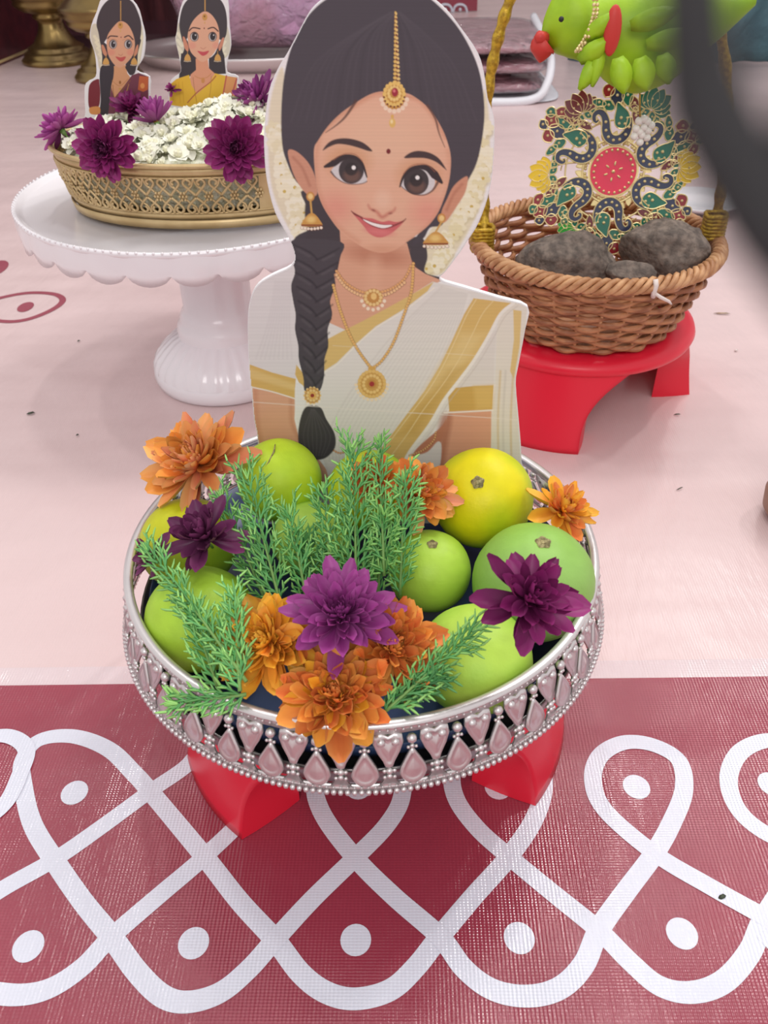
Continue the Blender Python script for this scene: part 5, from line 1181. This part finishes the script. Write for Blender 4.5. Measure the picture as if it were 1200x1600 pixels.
# ------------------------------------------------------------------ background things
def lamp(px, py, scale, label, top=True, rmul=1):
    c = Z(px, py, 0); t = thing('brass_lamp', label, 'lamp', (c.x, c.y, 0), 'tall brass lamps at the back'); s = scale
    prof1 = [(0, 0), (.128, 0), (.130, .012), (.122, .020), (.116, .024), (.117, .032), (.106, .038), (.098, .043), (.099, .050), (.088, .056), (.076, .064), (.066, .078), (.054, .096), (.047, .112), (.045, .125)]
    prof2 = [(.045, .125), (.047, .135), (.058, .142), (.060, .150), (.052, .156), (.090, .165), (.112, .180), (.118, .190), (.114, .196), (.122, .205), (.132, .215), (.128, .222), (.138, .232), (.140, .240), (.130, .246), (.112, .262), (.092, .275), (.084, .290), (.094, .300), (.09, .31), (.05, .33), (.035, .36), (.033, .42), (.05, .43), (.05, .45), (0, .45)]
    b = MB(); b.lathe([(r*s*rmul, z*s) for r, z in prof1], 48); b.build('base', M['brass'], t)
    b = MB(); b.lathe([(r*s*rmul, z*s) for r, z in prof2], 48); b.build('lamp_body', M['brass'], t)
lamp(93, 96, 1.02, 'tall ringed brass lamp at the back left, the farther one')
lamp(172, 122, .90, 'brass lamp half hidden behind the small maroon cutout', rmul=1.0)
# maroon box and dark tray on the left
M['box'] = material('maroon_lacquer', (96, 38, 46), .35, noise=(18, (74, 28, 38)), coat=.3)
b = MB(); b.prism([(-2.2, 3.42), (-1.40, 3.42), (-1.34, 3.9), (-2.2, 3.9)], 0, .42)
bx = b.build('lacquer_box', M['box'], smooth=False, label='dark maroon box with a thin gold edge at the far left', category='box')
b = MB(); b.tube([(-2.2, 3.417, .012), (-1.40, 3.417, .012), (-1.338, 3.9, .012)], .006, 5); b.tube([(-1.398, 3.417, .012), (-1.398, 3.417, .42)], .005, 5); b.build('gold_edge', M['gold'], bx)
M['dark_tray'] = material('dark_tray', (74, 48, 56), .25, .3)
b = MB(); b.prism([(-1.30, 3.80), (-.62, 3.80), (-.62, 4.15), (-1.30, 4.15)], 0, .05); b.build('dark_tray', M['dark_tray'], smooth=False, label='dark shiny tray on the floor behind the brass lamps', category='tray')
b = MB()
nW = 60; V = []; F = []
for i in range(nW+1):
    x = -3.2+i*2.62/nW
    for z in (0.0, 1.4): V.append((x, 4.35+.05*math.sin(i*.9)+.02*math.sin(i*2.3), z))
for i in range(nW): F.append((2*i, 2*i+2, 2*i+3, 2*i+1))
b.add(V, F); o = b.build('maroon_curtain', M['wall_maroon'], label='maroon cloth hanging behind the brass lamps at the back left', category='curtain'); o.modifiers.new('thickness', 'SOLIDIFY').thickness = .004

# clear film shader
def film(name):
    m = bpy.data.materials.new(name); m.use_nodes = True; nt = m.node_tree; N = nt.nodes; L = nt.links; N.remove(N['Principled BSDF'])
    o = N['Material Output']; tr = N.new('ShaderNodeBsdfTransparent'); tr.inputs[0].default_value = (.95, .95, .96, 1); gl = N.new('ShaderNodeBsdfGlossy'); gl.inputs['Roughness'].default_value = .12
    mx = N.new('ShaderNodeMixShader'); lw = N.new('ShaderNodeLayerWeight'); lw.inputs[0].default_value = .5; fr = N.new('ShaderNodeMapRange'); fr.inputs[3].default_value = .06; fr.inputs[4].default_value = .75; L.new(lw.outputs['Facing'], fr.inputs[0]); tc = N.new('ShaderNodeTexCoord')
    nz = N.new('ShaderNodeTexNoise'); nz.inputs['Scale'].default_value = 22; nz.inputs['Detail'].default_value = 3; nz.inputs['Distortion'].default_value = 1.2; L.new(tc.outputs['Object'], nz.inputs['Vector'])
    bp = N.new('ShaderNodeBump'); bp.inputs['Strength'].default_value = 1; bp.inputs['Distance'].default_value = .03; L.new(nz.outputs[0], bp.inputs['Height']); L.new(bp.outputs[0], gl.inputs['Normal']); L.new(bp.outputs[0], lw.inputs['Normal'])
    L.new(fr.outputs[0], mx.inputs[0]); L.new(tr.outputs[0], mx.inputs[1]); L.new(gl.outputs[0], mx.inputs[2]); L.new(mx.outputs[0], o.inputs[0]); return m
M['film'] = film('clear_film')
M['pinkcloth'] = material('pink_silk', (200, 142, 168), .55, noise=(7, (178, 110, 120), 3), bump=(14, .8, .03))
M['lilac'] = material('lilac_silk', (210, 164, 200), .5, noise=(5, (206, 150, 170), 2), bump=(14, .8, .03))
M['rosecloth'] = material('folded_rose_silk', (196, 142, 152), .5, noise=(12, (166, 112, 124), 4), bump=(26, .8, .012), stretch=(1, 1, 4))
def pillow(mb, cx, cy, z0, lx, ly, h_, seed, n=28, pw=4.0, amp=.06):
    V = []; F = []; m_ = 14
    for i in range(m_+1):
        th = pi*i/m_-pi/2
        for k in range(n):
            a = tau*k/n; ct = abs(math.cos(th))**(.5); ca = math.copysign(abs(math.cos(a))**(2/pw), math.cos(a)); sa = math.copysign(abs(math.sin(a))**(2/pw), math.sin(a))
            v = Vector((ca*ct*lx/2, sa*ct*ly/2, math.copysign(abs(math.sin(th))**.8, th)*h_/2+h_/2)); q = 1+amp*mnoise.noise(v*9+Vector((seed, 0, 0)))
            V.append((cx+v.x*q, cy+v.y*q, z0+v.z*q))
    for i in range(m_):
        for k in range(n): l = (k+1) % n; F.append((i*n+k, i*n+l, (i+1)*n+l, (i+1)*n+k))
    mb.add(V, F)
# silver tray with wrapped lilac cloth
tc_ = Z(345, 88, 0); TX, TY = -.43, 3.52
tr = thing('steel_tray', 'oval silver tray behind the jasmine bowl, under the wrapped lilac cloth', 'tray', (TX, TY, 0))
b = MB(); b.lathe([(0, .02), (.40, .02), (.43, .035), (.46, .05), (.475, .052), (.47, .043), (.44, .022), (.41, 0), (0, 0)], 72, sy=.62); b.build('tray_body', M['silver'], tr)
b = MB(); pillow(b, TX+.08, TY+.02, .05, .72, .42, .30, 3, 48, 3, .14)
o = b.build('cloth_bundle', M['lilac'], label='lilac and pink silk bundle in clear film on the silver tray', category='cloth')
b = MB(); pillow(b, TX+.08, TY+.02, .048, .76, .45, .32, 5, 64, 3, .22)
b.build('film_wrap', M['film'], o)
# bag with folded rose cloths
BGX, BGY = .255, 3.02
M['bag'] = material('white_bag', (226, 226, 232), .4, bump=(20, .5, .01))
b = MB()
def zl(px, py): return Z(px, py, 0)
b = MB(); pillow(b, BGX, BGY, .0, .62, .58, .010, 3, 40, 6, .02)
bag = b.build('gift_bag', M['bag'], label='open white bag on the floor holding the stack of rose cloths', category='bag')
P = smooth_pts([tuple(Y(*q)) for q in ((690, 157, 2.74), (790, 160, 2.73), (838, 153, 2.74), (855, 130, 2.76), (861, 100, 2.80), (856, 72, 2.86), (845, 48, 3.0), (834, 26, 3.2))], n=5)
b = MB(); b.tube(P, .0125, 8, flat=(0, 1, 0)); b.build('bag_edge', M['bag'], bag)
for i in range(3):
    b = MB(); hgt = .047; z0 = .013+.053*i
    pillow(b, BGX-.01+.006*i, BGY, z0, .54, .50, hgt, 10+i, 48, 8, .025)
    lab = ['lowest folded rose silk cloth in the white bag', 'middle folded rose silk cloth in the white bag', 'top folded rose cloth in the white bag, wrapped in crinkled clear film'][i]
    o = b.build('folded_cloth', M['rosecloth'], label=lab, category='cloth', group='folded rose cloths in the bag')
    bb2 = MB(); pillow(bb2, BGX-.01+.006*i, BGY-.003, z0-.001, .555, .515, hgt+.002, 20+i, 90, 8, .05); bb2.build('film_wrap', M['film'], o)
# small red kolam sign at the back
sgp = [Y(672, -40, 4.6), Y(748, -40, 4.6), Y(748, 17, 4.6), Y(672, 17, 4.6)]
x0, x1, z0, z1 = sgp[0].x, sgp[1].x, 0.0, sgp[0].z
b = MB(); 
def upright(mb, x0, x1, z0, z1, y, th): mb.add([(x0, y, z0), (x1, y, z0), (x1, y, z1), (x0, y, z1), (x0, y+th, z0), (x1, y+th, z0), (x1, y+th, z1), (x0, y+th, z1)], [(0, 1, 2, 3), (5, 4, 7, 6), (0, 4, 5, 1), (1, 5, 6, 2), (2, 6, 7, 3), (3, 7, 4, 0)])
zb0 = sgp[2].z
upright(b, x0, x1, zb0, z1, 4.6, .02); sg_ = b.build('kolam_sign', M['maroon'], smooth=False, label='small red panel with white kolam loops at the back, above the bag', category='sign')
for cx in (696, 719):
    P = [Y(x, y, 4.598) for x, y in [(cx-11, 20), (cx-9, 12), (cx-5, 8), (cx, 7), (cx+5, 8), (cx+9, 12), (cx+11, 20)]]; b = MB(); b.tube(smooth_pts(P, n=3), .006, 5, flat=(0, 1, 0)); b.build('kolam_line', M['white_ink'], sg_)
    b = MB(); b.sphere(Y(cx, 15, 4.598), .008, 8, 5); b.build('kolam_dot', M['white_ink'], sg_)
# teal crumpled cloth behind the parrot
M['teal'] = material('teal_cloth', (92, 132, 142), .6, noise=(4, (70, 104, 116), 3), bump=(8, .8, .04))
b = MB(); V = []; F = []; nx, ny = 70, 30
for j in range(ny+1):
    for i in range(nx+1):
        u = i/nx; v = j/ny; x = .69+u*1.3; z = .02+v*.75; q = mnoise.noise(Vector((u*7, v*5, 1)))*.09+mnoise.noise(Vector((u*18, v*12, 4)))*.03
        V.append((x+q*.3-.05*math.sin(v*3), 3.38-.35*math.sin(pi*min(1, v*1.1))*.5+q-.1*math.sin(pi*u), max(.004, z+q*.3 if v > 0 else .004)))
for j in range(ny):
    for i in range(nx): a = j*(nx+1)+i; F.append((a, a+1, a+nx+2, a+nx+1))
b.add(V, F); o = b.build('teal_cloth', M['teal'], label='crumpled grey-teal cloth heaped behind the green parrot', category='cloth'); o.modifiers.new('thickness', 'SOLIDIFY').thickness = .006
# white saucer behind the basket
c = Z(1120, 340, 0); b = MB(); b.lathe([(0, .006), (.05, .006), (.075, .018), (.08, .022), (.078, .024), (.05, .012), (0, .011)], 40)
o = b.build('saucer', M['white'], label='white saucer on the floor behind the wicker basket', category='saucer'); o.location = (c.x-.02, c.y+.05, 0)
# brown pots cut by the right edge
M['pot'] = material('brown_pot', (150, 118, 100), .5, noise=(10, (118, 86, 74)))
c = Z(1245, 812, 0)
t = thing('basket_edge', 'rounded brown pot just cut by the right edge of the photo', 'pot', (c.x, c.y, 0))
b = MB(); b.lathe([(0, 0), (.03, 0), (.040, .015), (.042, .035), (.036, .052), (.030, .058)], 40); b.build('lower_pot', M['pot'], t)
b = MB(); b.lathe([(.024, .058), (.034, .066), (.041, .080), (.036, .094), (.020, .102), (0, .103)], 40); b.build('lid', M['pot'], t)
t.name = 'brown_pot'
# crumbs on the floor
M['leafbit'] = material('dry_leaf', (70, 78, 62), .7); M['straw'] = material('straw', (176, 150, 120), .7)
for i, (x, y, L, wd, an, m_, lab) in enumerate([(48, 646, .012, .005, .2, 'leafbit', 'small dark dry leaf bit on the pink floor at the left'), (1128, 490, .028, .004, -.15, 'straw', 'pale straw bit on the pink floor right of the basket'),
        (1058, 648, .010, .002, 0, 'leafbit', 'tiny dark splinter on the pink floor in front of the rear stool'), (1150, 548, .008, .003, .5, 'string', 'tiny white thread bit on the floor right of the rear stool'), (123, 533, .005, .003, .3, 'leafbit', 'tiny dark crumb beside the cake stand shadow'), (121, 680, .004, .003, .3, 'leafbit', 'tiny dark crumb on the floor left of the bowl'),
        (1062, 764, .012, .0012, .5, 'leafbit', 'thin dark hair curl on the pink floor right of the bowl'), (1128, 1402, .007, .003, .3, 'leafbit', 'tiny black crumb on the maroon banner at the right')]):
    p = Z(x, y, .0015); b = MB(); b.add([(-L/2, 0, 0), (-L*.2, wd/2, .001), (L*.25, wd/2, .0014), (L/2, 0, .0004), (L*.2, -wd/2, .0012), (-L*.25, -wd/2, .0004), (0, 0, .002)], [(0, 6, 1), (1, 6, 2), (2, 6, 3), (3, 6, 4), (4, 6, 5), (5, 6, 0), (0, 1, 2, 3, 4, 5)])
    o = b.build('floor_crumb', M[m_], label=lab, category='debris'); o.location = p; o.rotation_euler = (0, 0, an)
# dark lock of hair close to the lens, out of focus
D = .026
def near(px, py, d=D): return EYE+ray(px, py)*d
b = MB(); rs = random.Random(5)
for mid, cnt_ in (([(1075, -240, 48), (1082, -60, 50), (1088, 70, 56), (1118, 180, 74), (1170, 280, 80), (1235, 380, 84), (1318, 490, 84), (1410, 620, 80)], 110),
                  ([(1400, 60, 70), (1320, 150, 70), (1275, 220, 74), (1265, 300, 80), (1285, 400, 80), (1335, 500, 80), (1400, 620, 80)], 90)):
    for i in range(cnt_):
        a = rs.random()*tau; q = math.sqrt(rs.random()); od = .0012*q*math.sin(a)
        P = smooth_pts([near(x+hw*q*math.cos(a)+rs.uniform(-5, 5), y+rs.uniform(-5, 5), D+od) for j, (x, y, hw) in enumerate(mid)], n=4)
        b.tube(P, .00024, 5)
b.build('hair_lock', M['hair'], label='blurred dark lock of hair hanging close before the lens at the upper right', category='hair')
